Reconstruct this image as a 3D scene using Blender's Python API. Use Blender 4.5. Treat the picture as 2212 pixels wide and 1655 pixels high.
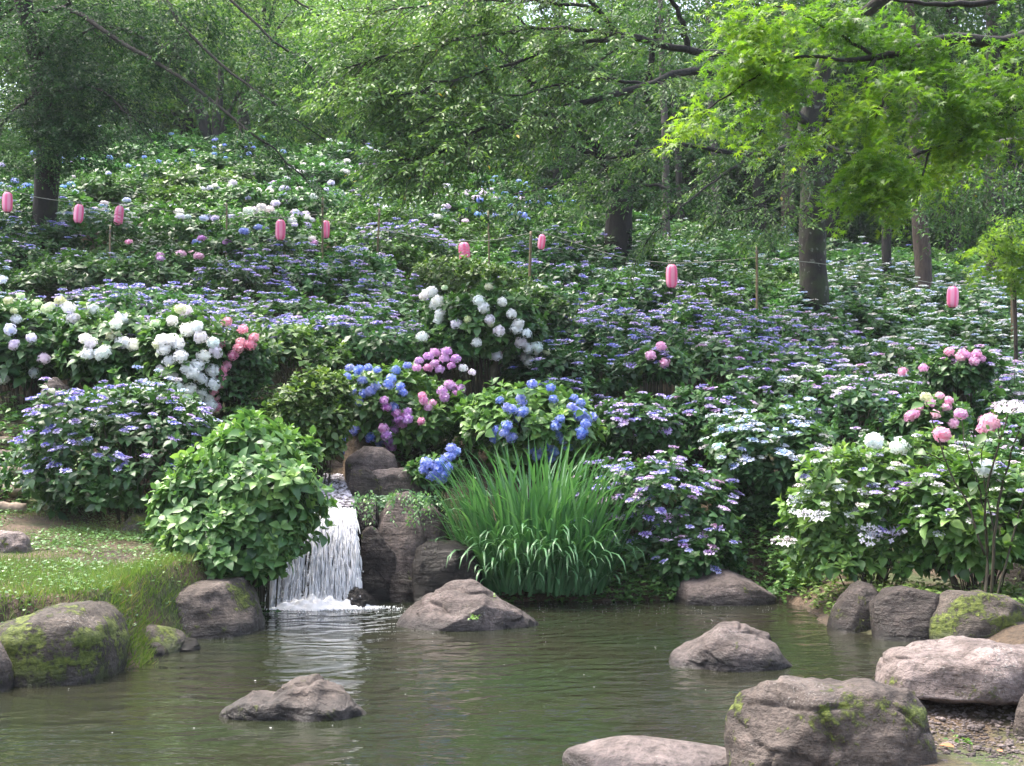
import bpy, math, random
import numpy as np
from mathutils import Vector, Matrix, noise as mnoise

for o in list(bpy.data.objects):
    bpy.data.objects.remove(o)
SC = bpy.context.scene
COL = SC.collection
R = np.random.default_rng(7)
random.seed(7)

# ------------------------------------------------------------------ camera, light, exposure
CAMZ, FPX, PITCH = 1.7, 2670.0, math.radians(3.38)
cam = bpy.data.cameras.new('camera')
cam.sensor_width = 36.0
cam.lens = FPX / 2212.0 * 36.0
cam.clip_end = 600
cam_o = bpy.data.objects.new('camera', cam)
COL.objects.link(cam_o)
cam_o.location = (0, 0, CAMZ)
cam_o.rotation_euler = (math.pi / 2 + PITCH, 0, 0)
SC.camera = cam_o

SUN_EL, SUN_ROT = math.radians(66), math.radians(-65)     # high, from the left
w = bpy.data.worlds.new('World')
SC.world = w
w.use_nodes = True
nt = w.node_tree
sky = nt.nodes.new('ShaderNodeTexSky')
sky.sky_type = 'NISHITA'
sky.sun_disc = False
sky.sun_elevation = SUN_EL
sky.sun_rotation = SUN_ROT
sky.air_density = 1.0
sky.dust_density = 6.0
sky.ozone_density = 0.6
bg = nt.nodes['Background']
hs_ = nt.nodes.new('ShaderNodeHueSaturation')        # thin even cloud: the blue is washed out
hs_.inputs['Saturation'].default_value = 0.8
nt.links.new(sky.outputs[0], hs_.inputs['Color'])
nt.links.new(hs_.outputs[0], bg.inputs[0])
bg.inputs[1].default_value = 0.15
sl = bpy.data.lights.new('sun', 'SUN')
sl.energy = 1.1
sl.angle = math.radians(25)
sl.color = (1.0, 0.95, 0.86)
so = bpy.data.objects.new('sun', sl)
COL.objects.link(so)
sd_ = Vector((math.cos(SUN_EL) * math.sin(SUN_ROT), math.cos(SUN_EL) * math.cos(SUN_ROT), math.sin(SUN_EL)))
so.rotation_euler = (-sd_).to_track_quat('-Z', 'Y').to_euler()
vs = SC.view_settings
vs.view_transform = 'Standard'
vs.look = 'None'
vs.exposure = 2.25
vs.gamma = 1.0
vs.use_curve_mapping = False
SC.cycles.use_adaptive_sampling = False
SC.cycles.max_bounces = 8
SC.cycles.transparent_max_bounces = 24
SC.cycles.caustics_reflective = False
SC.cycles.caustics_refractive = False


# ------------------------------------------------------------------ picture helpers: pixel of the 2212-wide view -> world
def ray(px, py):
    a = (px - 1106.0) / FPX
    b = (827.5 - py) / FPX
    return np.array([a, math.cos(PITCH) - b * math.sin(PITCH), math.sin(PITCH) + b * math.cos(PITCH)])


def P(px, py, Y):
    d = ray(px, py)
    t = Y / d[1]
    return np.array([d[0] * t, Y, CAMZ + d[2] * t])


def PZ(px, py, z=0.0):
    d = ray(px, py)
    t = (z - CAMZ) / d[2]
    return np.array([d[0] * t, d[1] * t, z])


def project(p):
    x, y, z = p[0], p[1], p[2] - CAMZ
    zc = y * math.cos(PITCH) + z * math.sin(PITCH)
    yc = -y * math.sin(PITCH) + z * math.cos(PITCH)
    return 1106 + FPX * x / zc, 827.5 - FPX * yc / zc


# ------------------------------------------------------------------ terrain
POND = np.array([(-9, 4.6), (-9, 9.0), (-4.3, 9.35), (-3.35, 9.75), (-3.0, 10.1), (-3.08, 11.0), (-2.95, 11.9), (-2.7, 12.7), (-2.75, 13.5), (-2.85, 14.5),
                 (-2.6, 14.95), (-1.7, 15.0), (-0.9, 14.9), (0, 14.6), (1.6, 14.7), (3.1, 15.2), (3.3, 14.0), (3.1, 12.3),
                 (3.9, 11.3), (4.2, 10.4), (2.9, 9.4), (1.95, 7.8), (1.5, 6.6), (1.2, 5.6), (0.6, 4.8)])


def sstep(a, b, x):
    t = np.clip((x - a) / (b - a), 0, 1)
    return t * t * (3 - 2 * t)


def pond_sd(x, y):
    x = np.asarray(x, float)
    y = np.asarray(y, float)
    d2 = np.full(x.shape, 1e9)
    ins = np.zeros(x.shape, bool)
    n = len(POND)
    for i in range(n):
        ax, ay = POND[i]
        bx, by = POND[(i + 1) % n]
        ex, ey = bx - ax, by - ay
        t = np.clip(((x - ax) * ex + (y - ay) * ey) / (ex * ex + ey * ey), 0, 1)
        d2 = np.minimum(d2, (x - ax - ex * t) ** 2 + (y - ay - ey * t) ** 2)
        c = ((ay > y) != (by > y)) & (x < ex * (y - ay) / (ey + 1e-12) + ax)
        ins ^= c
    d = np.sqrt(d2)
    return np.where(ins, -d, d)


def H(x, y):
    x = np.asarray(x, float)
    y = np.asarray(y, float)
    sd = pond_sd(x, y)
    s = 0.345 - 0.085 * np.tanh((x - 1.5) / 8.0)
    g = y - 14.7
    gp = np.where(g > 6, g, np.log1p(np.exp(np.clip(g / 0.5, -40, 40))) * 0.5)
    gp = np.where(gp > 23, 23 + (gp - 23) * 0.4, gp)
    hill = s * gp + 0.5 * sstep(0.2, 1.8, g)
    left = sstep(-1.2, -2.4, x) * (1 - 0.8 * sstep(15.5, 22, y))
    near = sstep(8.4, 6.8, y) * sstep(-1, 1, x)
    hb = 0.22 + left * (0.3 + 0.045 * np.clip(y - 9, 0, 6)) - 0.1 * near
    wd = 0.55 - 0.22 * left
    out = hb * sstep(0.0, 1, sd / wd) + 0.06 * left * np.clip(sd, 0, 3) + hill
    pl = sstep(-3.3, -2.9, x) * sstep(-0.3, -1.0, x) * sstep(14.98, 15.18, y) * sstep(20, 17.5, y)
    plz = 1.02 + 0.22 * np.clip(y - 15.2, 0, 4)
    out = np.maximum(out, pl * plz)
    ch_ = (y > 14.95) & (y < 17.6) & (x > np.interp(y, [14.6, 15, 15.8, 16.6, 17.6], [-2.7, -2.72, -2.7, -2.78, -2.98])) & (x < np.interp(y, [14.6, 15, 15.8, 16.6, 17.6], [-1.78, -1.82, -2.04, -2.2, -2.32]))
    out = np.where(ch_, np.minimum(out, np.interp(y, [14.6, 14.85, 15.2, 15.8, 16.6, 17.6], [1.09, 1.13, 1.2, 1.36, 1.5, 1.68]) - .06), out)
    inn = -0.03 - np.clip(-sd * 0.7, 0, 0.45)
    return np.where(sd > 0, out, inn)


def Hs(x, y):
    return float(H(np.array([x]), np.array([y]))[0])


def ground_hit(px, py, lift=0.0, y0=9.0, y1=120.0):
    ys = np.linspace(y0, y1, 1200)
    d = ray(px, py)
    xs = d[0] / d[1] * ys
    zs = CAMZ + d[2] / d[1] * ys
    h = H(xs, ys) + lift
    k = np.argmax(h > zs)
    return np.array([xs[k], ys[k], h[k] - lift])


# ------------------------------------------------------------------ mesh soup
class Soup:
    def __init__(self):
        self.v, self.f, self.t, self.n = [], [], [], 0

    def add(self, v, f, t=0.5):
        v = np.asarray(v, np.float32).reshape(-1, 3)
        f = np.asarray(f, np.int32).reshape(-1, 3)
        t = np.broadcast_to(np.asarray(t, np.float32), (len(v),))
        self.v.append(v)
        self.f.append(f + self.n)
        self.t.append(t)
        self.n += len(v)

    def mesh(self, name, smooth=False):
        me = bpy.data.meshes.new(name)
        v = np.concatenate(self.v) if self.v else np.zeros((0, 3), np.float32)
        f = np.concatenate(self.f) if self.f else np.zeros((0, 3), np.int32)
        t = np.concatenate(self.t) if self.t else np.zeros(0, np.float32)
        me.vertices.add(len(v))
        me.vertices.foreach_set('co', v.ravel())
        me.loops.add(len(f) * 3)
        me.loops.foreach_set('vertex_index', f.ravel())
        me.polygons.add(len(f))
        me.polygons.foreach_set('loop_start', np.arange(0, len(f) * 3, 3, dtype=np.int32))
        at = me.attributes.new('tint', 'FLOAT', 'POINT')
        at.data.foreach_set('value', t)
        me.update(calc_edges=True)
        if smooth:
            me.polygons.foreach_set('use_smooth', np.ones(len(f), bool))
        return me


def nrm(a):
    a = np.asarray(a, float)
    return a / (np.linalg.norm(a, axis=-1, keepdims=True) + 1e-9)


def frames(d, n):
    y = nrm(d)
    x = nrm(np.cross(y, n))
    z = np.cross(x, y)
    return x, y, z


def scatter(s, tpl, pos, d, n, size, tint):
    """copies of a leaf template, laid along d with upper side n"""
    tv, tf = tpl
    pos = np.asarray(pos, float)
    N = len(pos)
    if N == 0:
        return
    x, y, z = frames(d, n)
    size = np.broadcast_to(np.asarray(size, float), (N,))[:, None, None]
    v = pos[:, None, :] + size * (tv[None, :, 0:1] * x[:, None, :] + tv[None, :, 1:2] * y[:, None, :] + tv[None, :, 2:3] * z[:, None, :])
    f = tf[None] + (np.arange(N) * len(tv))[:, None, None]
    s.add(v.reshape(-1, 3), f.reshape(-1, 3), np.repeat(np.broadcast_to(np.asarray(tint, float), (N,)), len(tv)))


def tube(s, pts, rad, sides=6, tint=0.5, cap=False, wob=0.0):
    pts = np.asarray(pts, float)
    n = len(pts)
    rad = np.broadcast_to(np.asarray(rad, float), (n,))
    tg = nrm(np.gradient(pts, axis=0))
    ref = np.array([0.0, 0, 1]) if abs(tg[0][2]) < 0.9 else np.array([1.0, 0, 0])
    u = nrm(np.cross(tg, ref))
    w_ = np.cross(tg, u)
    a = np.arange(sides) / sides * 2 * math.pi
    rr = rad[:, None] * (1 + wob * R.normal(size=(n, sides)))
    v = pts[:, None, :] + rr[:, :, None] * (np.cos(a)[None, :, None] * u[:, None, :] + np.sin(a)[None, :, None] * w_[:, None, :])
    f = []
    for i in range(n - 1):
        for j in range(sides):
            k = (j + 1) % sides
            A, B, C, D = i * sides + j, i * sides + k, (i + 1) * sides + k, (i + 1) * sides + j
            f += [(A, B, C), (A, C, D)]
    v = v.reshape(-1, 3)
    if cap:
        v = np.vstack([v, pts[-1:], pts[:1]])
        e = (n - 1) * sides
        for j in range(sides):
            k = (j + 1) % sides
            f.append((e + j, e + k, n * sides))
            f.append((k, j, n * sides + 1))
    s.add(v, f, tint)


def smooth_line(pts, n=14, jit=0.0):
    """Catmull-Rom through points"""
    p = np.asarray(pts, float)
    p = np.vstack([2 * p[0] - p[1], p, 2 * p[-1] - p[-2]])
    out = []
    m = len(p) - 3
    for q in np.linspace(0, m - 1e-6, n):
        i = int(q)
        t = q - i
        a, b, c, d = p[i], p[i + 1], p[i + 2], p[i + 3]
        out.append(0.5 * ((2 * b) + (-a + c) * t + (2 * a - 5 * b + 4 * c - d) * t * t + (-a + 3 * b - 3 * c + d) * t ** 3))
    out = np.array(out)
    if jit:
        out[1:-1] += R.normal(size=out[1:-1].shape) * jit
    return out


# ------------------------------------------------------------------ leaf templates (x width, y length, z up)
def T(v, f):
    return np.array(v, float), np.array(f, int)


LEAF_HI = T([(0, 0, 0), (-.21, .16, .05), (0, .2, -.01), (.21, .16, .05), (-.33, .42, .07), (0, .45, 0), (.33, .42, .07),
             (-.22, .72, .0), (0, .74, -.06), (.22, .72, .0), (0, 1.02, -.2)],
            [(0, 2, 1), (0, 3, 2), (1, 2, 5), (1, 5, 4), (2, 3, 6), (2, 6, 5), (4, 5, 8), (4, 8, 7), (5, 6, 9), (5, 9, 8), (7, 8, 10), (8, 9, 10)])
LEAF_LO = T([(0, 0, 0), (-.32, .42, .08), (0, .45, 0), (.32, .42, .08), (0, 1, -.16)],
            [(0, 2, 1), (0, 3, 2), (1, 2, 4), (2, 3, 4)])
LEAF_CH = T([(0, 0, 0), (-.2, .45, .04), (0, .5, -.02), (.2, .45, .04), (0, 1, -.14)],
            [(0, 2, 1), (0, 3, 2), (1, 2, 4), (2, 3, 4)])
LEAF_KITE = T([(0, 0, 0), (-.27, .45, .06), (.27, .45, .06), (0, 1, -.12)], [(0, 2, 1), (1, 2, 3)])


def maple_tpl():
    v = [(0, .25, 0)]
    tips = [(-130, .38), (-84, .7), (-42, .92), (0, 1.0), (42, .92), (84, .7), (130, .38)]
    ring = []
    for i, (a, r) in enumerate(tips):
        ring.append((a, r, -.12 * r))
        if i < 6:
            ring.append(((a + tips[i + 1][0]) / 2, .27, .03))
    for a, r, z in ring:
        a = math.radians(a)
        v.append((r * math.sin(a), .25 + r * math.cos(a) * .85, z))
    n = len(ring)
    f = [(0, 1 + i + 1, 1 + i) for i in range(n - 1)]
    return T(v, f)


MAPLE = maple_tpl()


def floret_tpl():
    v, f = [], []
    for k in range(4):
        a = k * math.pi / 2
        c, s_ = math.cos(a), math.sin(a)
        b = len(v)
        for x, y, z in ((0, 0, 0), (-.38, .55, .1), (0, 1, .02), (.38, .55, .1)):
            v.append((x * c - y * s_, x * s_ + y * c, z))
        f += [(b, b + 3, b + 1), (b + 1, b + 3, b + 2)]
    return T(v, f)


FLORET = floret_tpl()


# ------------------------------------------------------------------ materials
def mat_new(name):
    m = bpy.data.materials.new(name)
    m.use_nodes = True
    m.node_tree.nodes.clear()
    return m, m.node_tree


def N(nt, kind, **kw):
    n = nt.nodes.new('ShaderNode' + kind)
    for k, v in kw.items():
        if k.startswith('i_'):
            k = k[2:]
            n.inputs[int(k) if k.isdigit() else k.replace('_', ' ')].default_value = v
        else:
            setattr(n, k, v)
    return n


def ramp(nt, fac, stops):
    r = nt.nodes.new('ShaderNodeValToRGB')
    el = r.color_ramp.elements
    while len(el) < len(stops):
        el.new(0.5)
    for e, (p, c) in zip(el, stops):
        e.position = p
        e.color = (*c, 1) if len(c) == 3 else c
    nt.links.new(fac, r.inputs[0])
    return r.outputs[0]


def mixc(nt, fac, a, b, mode='MIX'):
    m = nt.nodes.new('ShaderNodeMix')
    m.data_type = 'RGBA'
    m.blend_type = mode
    for sock, v in ((m.inputs[0], fac), (m.inputs[6], a), (m.inputs[7], b)):
        if hasattr(v, 'default_value') or hasattr(v, 'links'):
            nt.links.new(v, sock)
        else:
            sock.default_value = v if isinstance(v, (int, float)) else ((*v, 1) if len(v) == 3 else v)
    return m.outputs[2]


def math_(nt, op, a, b=0.0, c=None, clamp=False):
    m = nt.nodes.new('ShaderNodeMath')
    m.operation = op
    m.use_clamp = clamp
    for i, v in enumerate((a, b, c)):
        if v is None:
            continue
        if isinstance(v, (int, float)):
            m.inputs[i].default_value = v
        else:
            nt.links.new(v, m.inputs[i])
    return m.outputs[0]


def leaf_mat(name, stops, trans=0.35, rough=0.42, spec=0.5, tcol=(1.15, 1.25, 0.62)):
    """leaf colour from a per-leaf value, tinted per plant; light passes through the blade"""
    m, nt = mat_new(name)
    L = nt.links
    at = N(nt, 'Attribute', attribute_name='tint')
    oi = N(nt, 'ObjectInfo')
    geo = N(nt, 'NewGeometry')
    nz = N(nt, 'TexNoise')
    nz.inputs['Scale'].default_value = 0.9
    L.new(geo.outputs['Position'], nz.inputs['Vector'])
    f = math_(nt, 'ADD', at.outputs['Fac'], math_(nt, 'MULTIPLY', math_(nt, 'SUBTRACT', nz.outputs['Fac'], 0.5), 0.5), clamp=True)
    f = math_(nt, 'MAXIMUM', math_(nt, 'MINIMUM', f, .96), math_(nt, 'GREATER_THAN', at.outputs['Fac'], .99))
    c = ramp(nt, f, stops)
    c = mixc(nt, 1.0, c, oi.outputs['Color'], 'MULTIPLY')
    p = N(nt, 'BsdfPrincipled')
    p.inputs['Roughness'].default_value = rough
    p.inputs['Specular IOR Level'].default_value = spec
    L.new(c, p.inputs['Base Color'])
    tr = N(nt, 'BsdfTranslucent')
    L.new(mixc(nt, 1.0, c, tcol, 'MULTIPLY'), tr.inputs['Color'])
    mx = N(nt, 'MixShader')
    mx.inputs[0].default_value = trans
    L.new(p.outputs[0], mx.inputs[1])
    L.new(tr.outputs[0], mx.inputs[2])
    o = N(nt, 'OutputMaterial')
    L.new(mx.outputs[0], o.inputs[0])
    return m


G = lambda k, r=.45, b=.3: (k * r, k, k * b)
M_HYD = leaf_mat('hydrangea_leaf', [(0, (.019, .056, .022)), (.35, (.042, .107, .035)), (.75, (.087, .176, .057)), (1, (.155, .258, .086))], trans=.3, rough=.4, spec=.45)
M_CHERRY = leaf_mat('cherry_leaf', [(0, (.018, .05, .019)), (.35, (.043, .103, .034)), (.7, (.096, .182, .052)), (.97, (.178, .29, .08)), (1, (.45, .34, .05))], trans=.4, rough=.42, spec=.42)
M_DARK = leaf_mat('dark_tree_leaf', [(0, (.01, .034, .014)), (.4, (.029, .075, .027)), (.75, (.068, .14, .046)), (1, (.13, .22, .064))], trans=.35, rough=.5, spec=.22)
M_MAPLE = leaf_mat('maple_leaf', [(0, (.052, .128, .024)), (.5, (.105, .218, .032)), (1, (.21, .33, .05))], trans=.55, rough=.36, tcol=(1.32, 1.38, .48))
M_FAR = leaf_mat('forest_leaf', [(0, (.024, .058, .025)), (.5, (.062, .122, .044)), (1, (.135, .212, .072))], trans=.4, rough=.5, spec=.25)
M_IRIS = leaf_mat('iris_blade', [(0, (.034, .1, .04)), (.5, (.075, .19, .075)), (1, (.18, .33, .16))], trans=.25, rough=.35, tcol=(1.2, 1.4, .6))
M_GRASS = leaf_mat('grass_blade', [(0, (.07, .13, .025)), (.55, (.13, .22, .045)), (.85, (.2, .27, .07)), (1, (.3, .26, .12))], trans=.35, rough=.5)


def flower_mat():
    m, nt = mat_new('flower_petal')
    L = nt.links
    at = N(nt, 'Attribute', attribute_name='tint')
    oi = N(nt, 'ObjectInfo')
    c = mixc(nt, math_(nt, 'MULTIPLY', at.outputs['Fac'], 0.55), oi.outputs['Color'], (.88, .86, .92))
    d = N(nt, 'BsdfPrincipled')
    d.inputs['Roughness'].default_value = .6
    L.new(c, d.inputs['Base Color'])
    tr = N(nt, 'BsdfTranslucent')
    L.new(c, tr.inputs['Color'])
    mx = N(nt, 'MixShader')
    mx.inputs[0].default_value = .3
    L.new(d.outputs[0], mx.inputs[1])
    L.new(tr.outputs[0], mx.inputs[2])
    L.new(mx.outputs[0], N(nt, 'OutputMaterial').inputs[0])
    return m


M_FLOWER = flower_mat()


def bark_mat(name, dark, light, moss=0.3, lichen=0.0):
    m, nt = mat_new(name)
    L = nt.links
    tc = N(nt, 'NewGeometry')
    mp = N(nt, 'Mapping')
    mp.inputs['Scale'].default_value = (1, 1, .35)
    L.new(tc.outputs['Position'], mp.inputs['Vector'])
    n1 = N(nt, 'TexNoise', i_Scale=14.0, i_Detail=6.0)
    L.new(mp.outputs[0], n1.inputs['Vector'])
    n2 = N(nt, 'TexNoise', i_Scale=2.2, i_Detail=5.0)
    L.new(tc.outputs['Position'], n2.inputs['Vector'])
    n3 = N(nt, 'TexNoise', i_Scale=7.0, i_Detail=7.0)
    L.new(tc.outputs['Position'], n3.inputs['Vector'])
    c = ramp(nt, n1.outputs['Fac'], [(.3, dark), (.7, light)])
    if moss:
        c = mixc(nt, ramp(nt, n2.outputs['Fac'], [(.62 - moss * .35, (0, 0, 0)), (.72 - moss * .25, (1, 1, 1))]), c, (.022, .034, .01))
    if lichen:
        c = mixc(nt, ramp(nt, n3.outputs['Fac'], [(.66 - lichen * .2, (0, 0, 0)), (.7 - lichen * .2, (.9, .9, .9))]), c, (.1, .105, .09))
    p = N(nt, 'BsdfPrincipled', i_Roughness=.85)
    L.new(c, p.inputs['Base Color'])
    b = N(nt, 'Bump', i_Strength=.8, i_Distance=.03)
    L.new(n1.outputs['Fac'], b.inputs['Height'])
    L.new(b.outputs[0], p.inputs['Normal'])
    L.new(p.outputs[0], N(nt, 'OutputMaterial').inputs[0])
    return m


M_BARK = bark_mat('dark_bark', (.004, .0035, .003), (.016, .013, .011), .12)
M_BARK_MOSS = bark_mat('mossy_bark', (.004, .0035, .003), (.019, .016, .012), .5, .25)  # this and the dark bark toned down to carry shade under the canopy
M_BARK_GREY = bark_mat('grey_bark', (.035, .03, .027), (.085, .072, .066), .1)
M_BARK_BROWN = bark_mat('brown_bark', (.028, .019, .015), (.065, .045, .036), .15)
M_STEM = bark_mat('green_brown_stem', (.02, .018, .01), (.055, .045, .024), 0)


def rock_mat(name, a, b, moss=0.3, wet=0.0, lichen=0.2, band=True):
    m, nt = mat_new(name)
    L = nt.links
    g = N(nt, 'NewGeometry')
    pos = g.outputs['Position']
    n1 = N(nt, 'TexNoise', i_Scale=2.6, i_Detail=8.0, i_Roughness=.65)
    n2 = N(nt, 'TexNoise', i_Scale=26.0, i_Detail=6.0, i_Roughness=.7)
    n3 = N(nt, 'TexNoise', i_Scale=3.6, i_Detail=6.0, i_Roughness=.6)
    n4 = N(nt, 'TexNoise', i_Scale=75.0, i_Detail=3.0)
    mp = N(nt, 'Mapping')
    mp.inputs['Scale'].default_value = (1.0, 1.0, 5.0)
    mp.inputs['Rotation'].default_value = (.2, .45, .1)
    L.new(pos, mp.inputs['Vector'])
    n5 = N(nt, 'TexNoise', i_Scale=3.4, i_Detail=7.0, i_Roughness=.6)
    L.new(mp.outputs[0], n5.inputs['Vector'])
    for n in (n1, n2, n3, n4):
        L.new(pos, n.inputs['Vector'])
    mid = tuple((x + y) / 2 for x, y in zip(a, b))
    c = ramp(nt, n1.outputs['Fac'], [(.3, a), (.5, mid), (.72, b)])
    c = mixc(nt, .55, c, ramp(nt, n5.outputs['Fac'], [(.36, (.45, .42, .4)), (.55, (1, 1, 1)), (.7, (1.12, 1.1, 1.1))]), 'MULTIPLY')
    c = mixc(nt, 1.0, c, ramp(nt, n2.outputs['Fac'], [(.32, (.38, .35, .34)), (.5, (1, 1, 1)), (.7, (1.4, 1.35, 1.35))]), 'MULTIPLY')
    n6 = N(nt, 'TexNoise', i_Scale=5.5, i_Detail=9.0, i_Roughness=.75)
    L.new(pos, n6.inputs['Vector'])
    c = mixc(nt, .85, c, ramp(nt, n6.outputs['Fac'], [(.36, (.4, .36, .33)), (.52, (1, 1, 1)), (.68, (1.25, 1.2, 1.18))]), 'MULTIPLY')
    if lichen:
        lf = math_(nt, 'MULTIPLY', ramp(nt, n4.outputs['Fac'], [(.6, (0, 0, 0)), (.66, (1, 1, 1))]), ramp(nt, n1.outputs['Fac'], [(.5, (0, 0, 0)), (.62, (1, 1, 1))]))
        c = mixc(nt, math_(nt, 'MULTIPLY', lf, lichen * 2.5, clamp=True), c, (.4, .39, .36))
    sx = N(nt, 'SeparateXYZ')
    L.new(pos, sx.inputs[0])
    sn = N(nt, 'SeparateXYZ')
    L.new(g.outputs['Normal'], sn.inputs[0])
    rough = math_(nt, 'SUBTRACT', .8, wet * .66)
    if moss:
        mf = math_(nt, 'ADD', n3.outputs['Fac'], math_(nt, 'MULTIPLY', n2.outputs['Fac'], .5))
        mf = math_(nt, 'SUBTRACT', mf, math_(nt, 'MULTIPLY', math_(nt, 'ABSOLUTE', math_(nt, 'SUBTRACT', sn.outputs[2], .25)), .10))
        k = .92 - moss * .3
        mfac = ramp(nt, mf, [(k, (0, 0, 0)), (min(k + .07, .99), (1, 1, 1))])
        mc = ramp(nt, n2.outputs['Fac'], [(.3, (.035, .05, .008)), (.55, (.1, .13, .018)), (.75, (.2, .22, .04))])
        c = mixc(nt, mfac, c, mc)
    if band:
        wz = math_(nt, 'ADD', sx.outputs[2], math_(nt, 'MULTIPLY', math_(nt, 'SUBTRACT', n1.outputs['Fac'], .5), .22))
        wf = ramp(nt, wz, [(.03, (1, 1, 1)), (.15, (0, 0, 0))])
        c = mixc(nt, wf, c, mixc(nt, 1.0, c, (.34, .34, .36), 'MULTIPLY'))
        rough = math_(nt, 'SUBTRACT', rough, math_(nt, 'MULTIPLY', wf, .45), clamp=True)
    p = N(nt, 'BsdfPrincipled')
    L.new(c, p.inputs['Base Color'])
    p.inputs['Specular IOR Level'].default_value = .5 - wet * .22
    L.new(rough, p.inputs['Roughness']) if not isinstance(rough, float) else None
    h = math_(nt, 'ADD', n2.outputs['Fac'], math_(nt, 'MULTIPLY', n5.outputs['Fac'], 1.4))
    h = math_(nt, 'ADD', h, math_(nt, 'MULTIPLY', n4.outputs['Fac'], .3))
    if moss:
        h = math_(nt, 'ADD', h, math_(nt, 'MULTIPLY', mfac, .5))
    b_ = N(nt, 'Bump', i_Strength=1.0, i_Distance=.035)
    L.new(h, b_.inputs['Height'])
    L.new(b_.outputs[0], p.inputs['Normal'])
    L.new(p.outputs[0], N(nt, 'OutputMaterial').inputs[0])
    return m


M_ROCK = rock_mat('mauve_rock', (.062, .048, .043), (.165, .133, .124), .14)
M_ROCK_MOSS = rock_mat('mossy_rock', (.058, .045, .037), (.16, .131, .115), .42)
M_ROCK_HEAVY = rock_mat('heavy_moss_rock', (.06, .05, .04), (.14, .115, .095), .74)
M_ROCK_PALE = rock_mat('pale_rock', (.15, .118, .108), (.29, .24, .225), .2, lichen=.3)
M_ROCK_WET = rock_mat('wet_dark_rock', (.004, .0035, .0035), (.018, .014, .014), .1, wet=.95, lichen=0)
M_ROCK_DAMP = rock_mat('damp_rock', (.02, .016, .014), (.075, .057, .05), .3, wet=.5, lichen=.1)

# ground ------------------------------------------------------------
m, nt = mat_new('soil')
M_SOIL = m
g = N(nt, 'NewGeometry')
n1 = N(nt, 'TexNoise', i_Scale=1.1, i_Detail=8.0)
n2 = N(nt, 'TexNoise', i_Scale=24.0, i_Detail=6.0)
for n in (n1, n2):
    nt.links.new(g.outputs['Position'], n.inputs['Vector'])
c = ramp(nt, n1.outputs['Fac'], [(.35, (.05, .036, .024)), (.5, (.1, .07, .045)), (.65, (.05, .07, .02))])
c = mixc(nt, .8, c, ramp(nt, n2.outputs['Fac'], [(.3, (.45, .45, .45)), (.7, (1.35, 1.3, 1.25))]), 'MULTIPLY')
p = N(nt, 'BsdfPrincipled', i_Roughness=.92)
nt.links.new(c, p.inputs['Base Color'])
b = N(nt, 'Bump', i_Strength=.8, i_Distance=.05)
nt.links.new(n2.outputs['Fac'], b.inputs['Height'])
nt.links.new(b.outputs[0], p.inputs['Normal'])
nt.links.new(p.outputs[0], N(nt, 'OutputMaterial').inputs[0])


def simple_mat(name, col, rough=.6, spec=.5, noise_scale=0, var=.25, trans=0):
    m, nt = mat_new(name)
    p = N(nt, 'BsdfPrincipled', i_Roughness=rough)
    p.inputs['Specular IOR Level'].default_value = spec
    if noise_scale:
        g = N(nt, 'NewGeometry')
        n = N(nt, 'TexNoise', i_Scale=noise_scale, i_Detail=5.0)
        nt.links.new(g.outputs['Position'], n.inputs['Vector'])
        c = mixc(nt, 1.0, col, ramp(nt, n.outputs['Fac'], [(.3, (1 - var,) * 3), (.7, (1 + var,) * 3)]), 'MULTIPLY')
        nt.links.new(c, p.inputs['Base Color'])
    else:
        p.inputs['Base Color'].default_value = (*col, 1)
    out = p.outputs[0]
    if trans:
        t = N(nt, 'BsdfTranslucent')
        t.inputs[0].default_value = (*col, 1)
        x = N(nt, 'MixShader', i_0=trans)
        nt.links.new(p.outputs[0], x.inputs[1])
        nt.links.new(t.outputs[0], x.inputs[2])
        out = x.outputs[0]
    nt.links.new(out, N(nt, 'OutputMaterial').inputs[0])
    return m


# ------------------------------------------------------------------ object helpers
WHITE4 = (1, 1, 1, 1)


def obj(name, me, mat=None, parent=None, loc=None, kind=None, color=None):
    o = bpy.data.objects.new(name, me)
    COL.objects.link(o)
    if me is not None and mat is not None and not me.materials:
        me.materials.append(mat)
    if parent is not None:
        o.parent = parent
    if loc is not None:
        o.location = loc
    if kind:
        o['kind'] = kind
    o.color = color or WHITE4
    return o


def tag(o, label, cat, group=None):
    o['label'] = label
    o['category'] = cat
    if group:
        o['group'] = group
    return o


def thing(name, label, cat, loc=(0, 0, 0), group=None):
    o = bpy.data.objects.new(name, None)
    o.empty_display_size = .1
    COL.objects.link(o)
    o.location = loc
    return tag(o, label, cat, group)


# ------------------------------------------------------------------ ground
def build_ground():
    xs = np.concatenate([np.linspace(-90, -8, 60)[:-1], np.linspace(-8, 7, 190), np.linspace(7, 90, 60)[1:]])
    ys = np.concatenate([np.linspace(-40, 4, 16)[:-1], np.linspace(4, 20, 200), np.linspace(20, 60, 70)[1:], np.linspace(60, 170, 40)[1:]])
    X, Y = np.meshgrid(xs, ys)
    Z = H(X, Y)
    Z += 0.02 * np.sin(X * 3.1 + np.sin(Y * 2.3) * 1.3) * np.cos(Y * 2.7 + X) * (Y > 0)
    nx, ny = len(xs), len(ys)
    idx = np.arange(nx * ny).reshape(ny, nx)
    A, B, C, D = idx[:-1, :-1].ravel(), idx[:-1, 1:].ravel(), idx[1:, 1:].ravel(), idx[1:, :-1].ravel()
    s = Soup()
    s.add(np.stack([X, Y, Z], -1).reshape(-1, 3), np.concatenate([np.stack([A, B, C], 1), np.stack([A, C, D], 1)]))
    return obj('ground', s.mesh('ground', True), M_SOIL, kind='structure')


build_ground()
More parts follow.
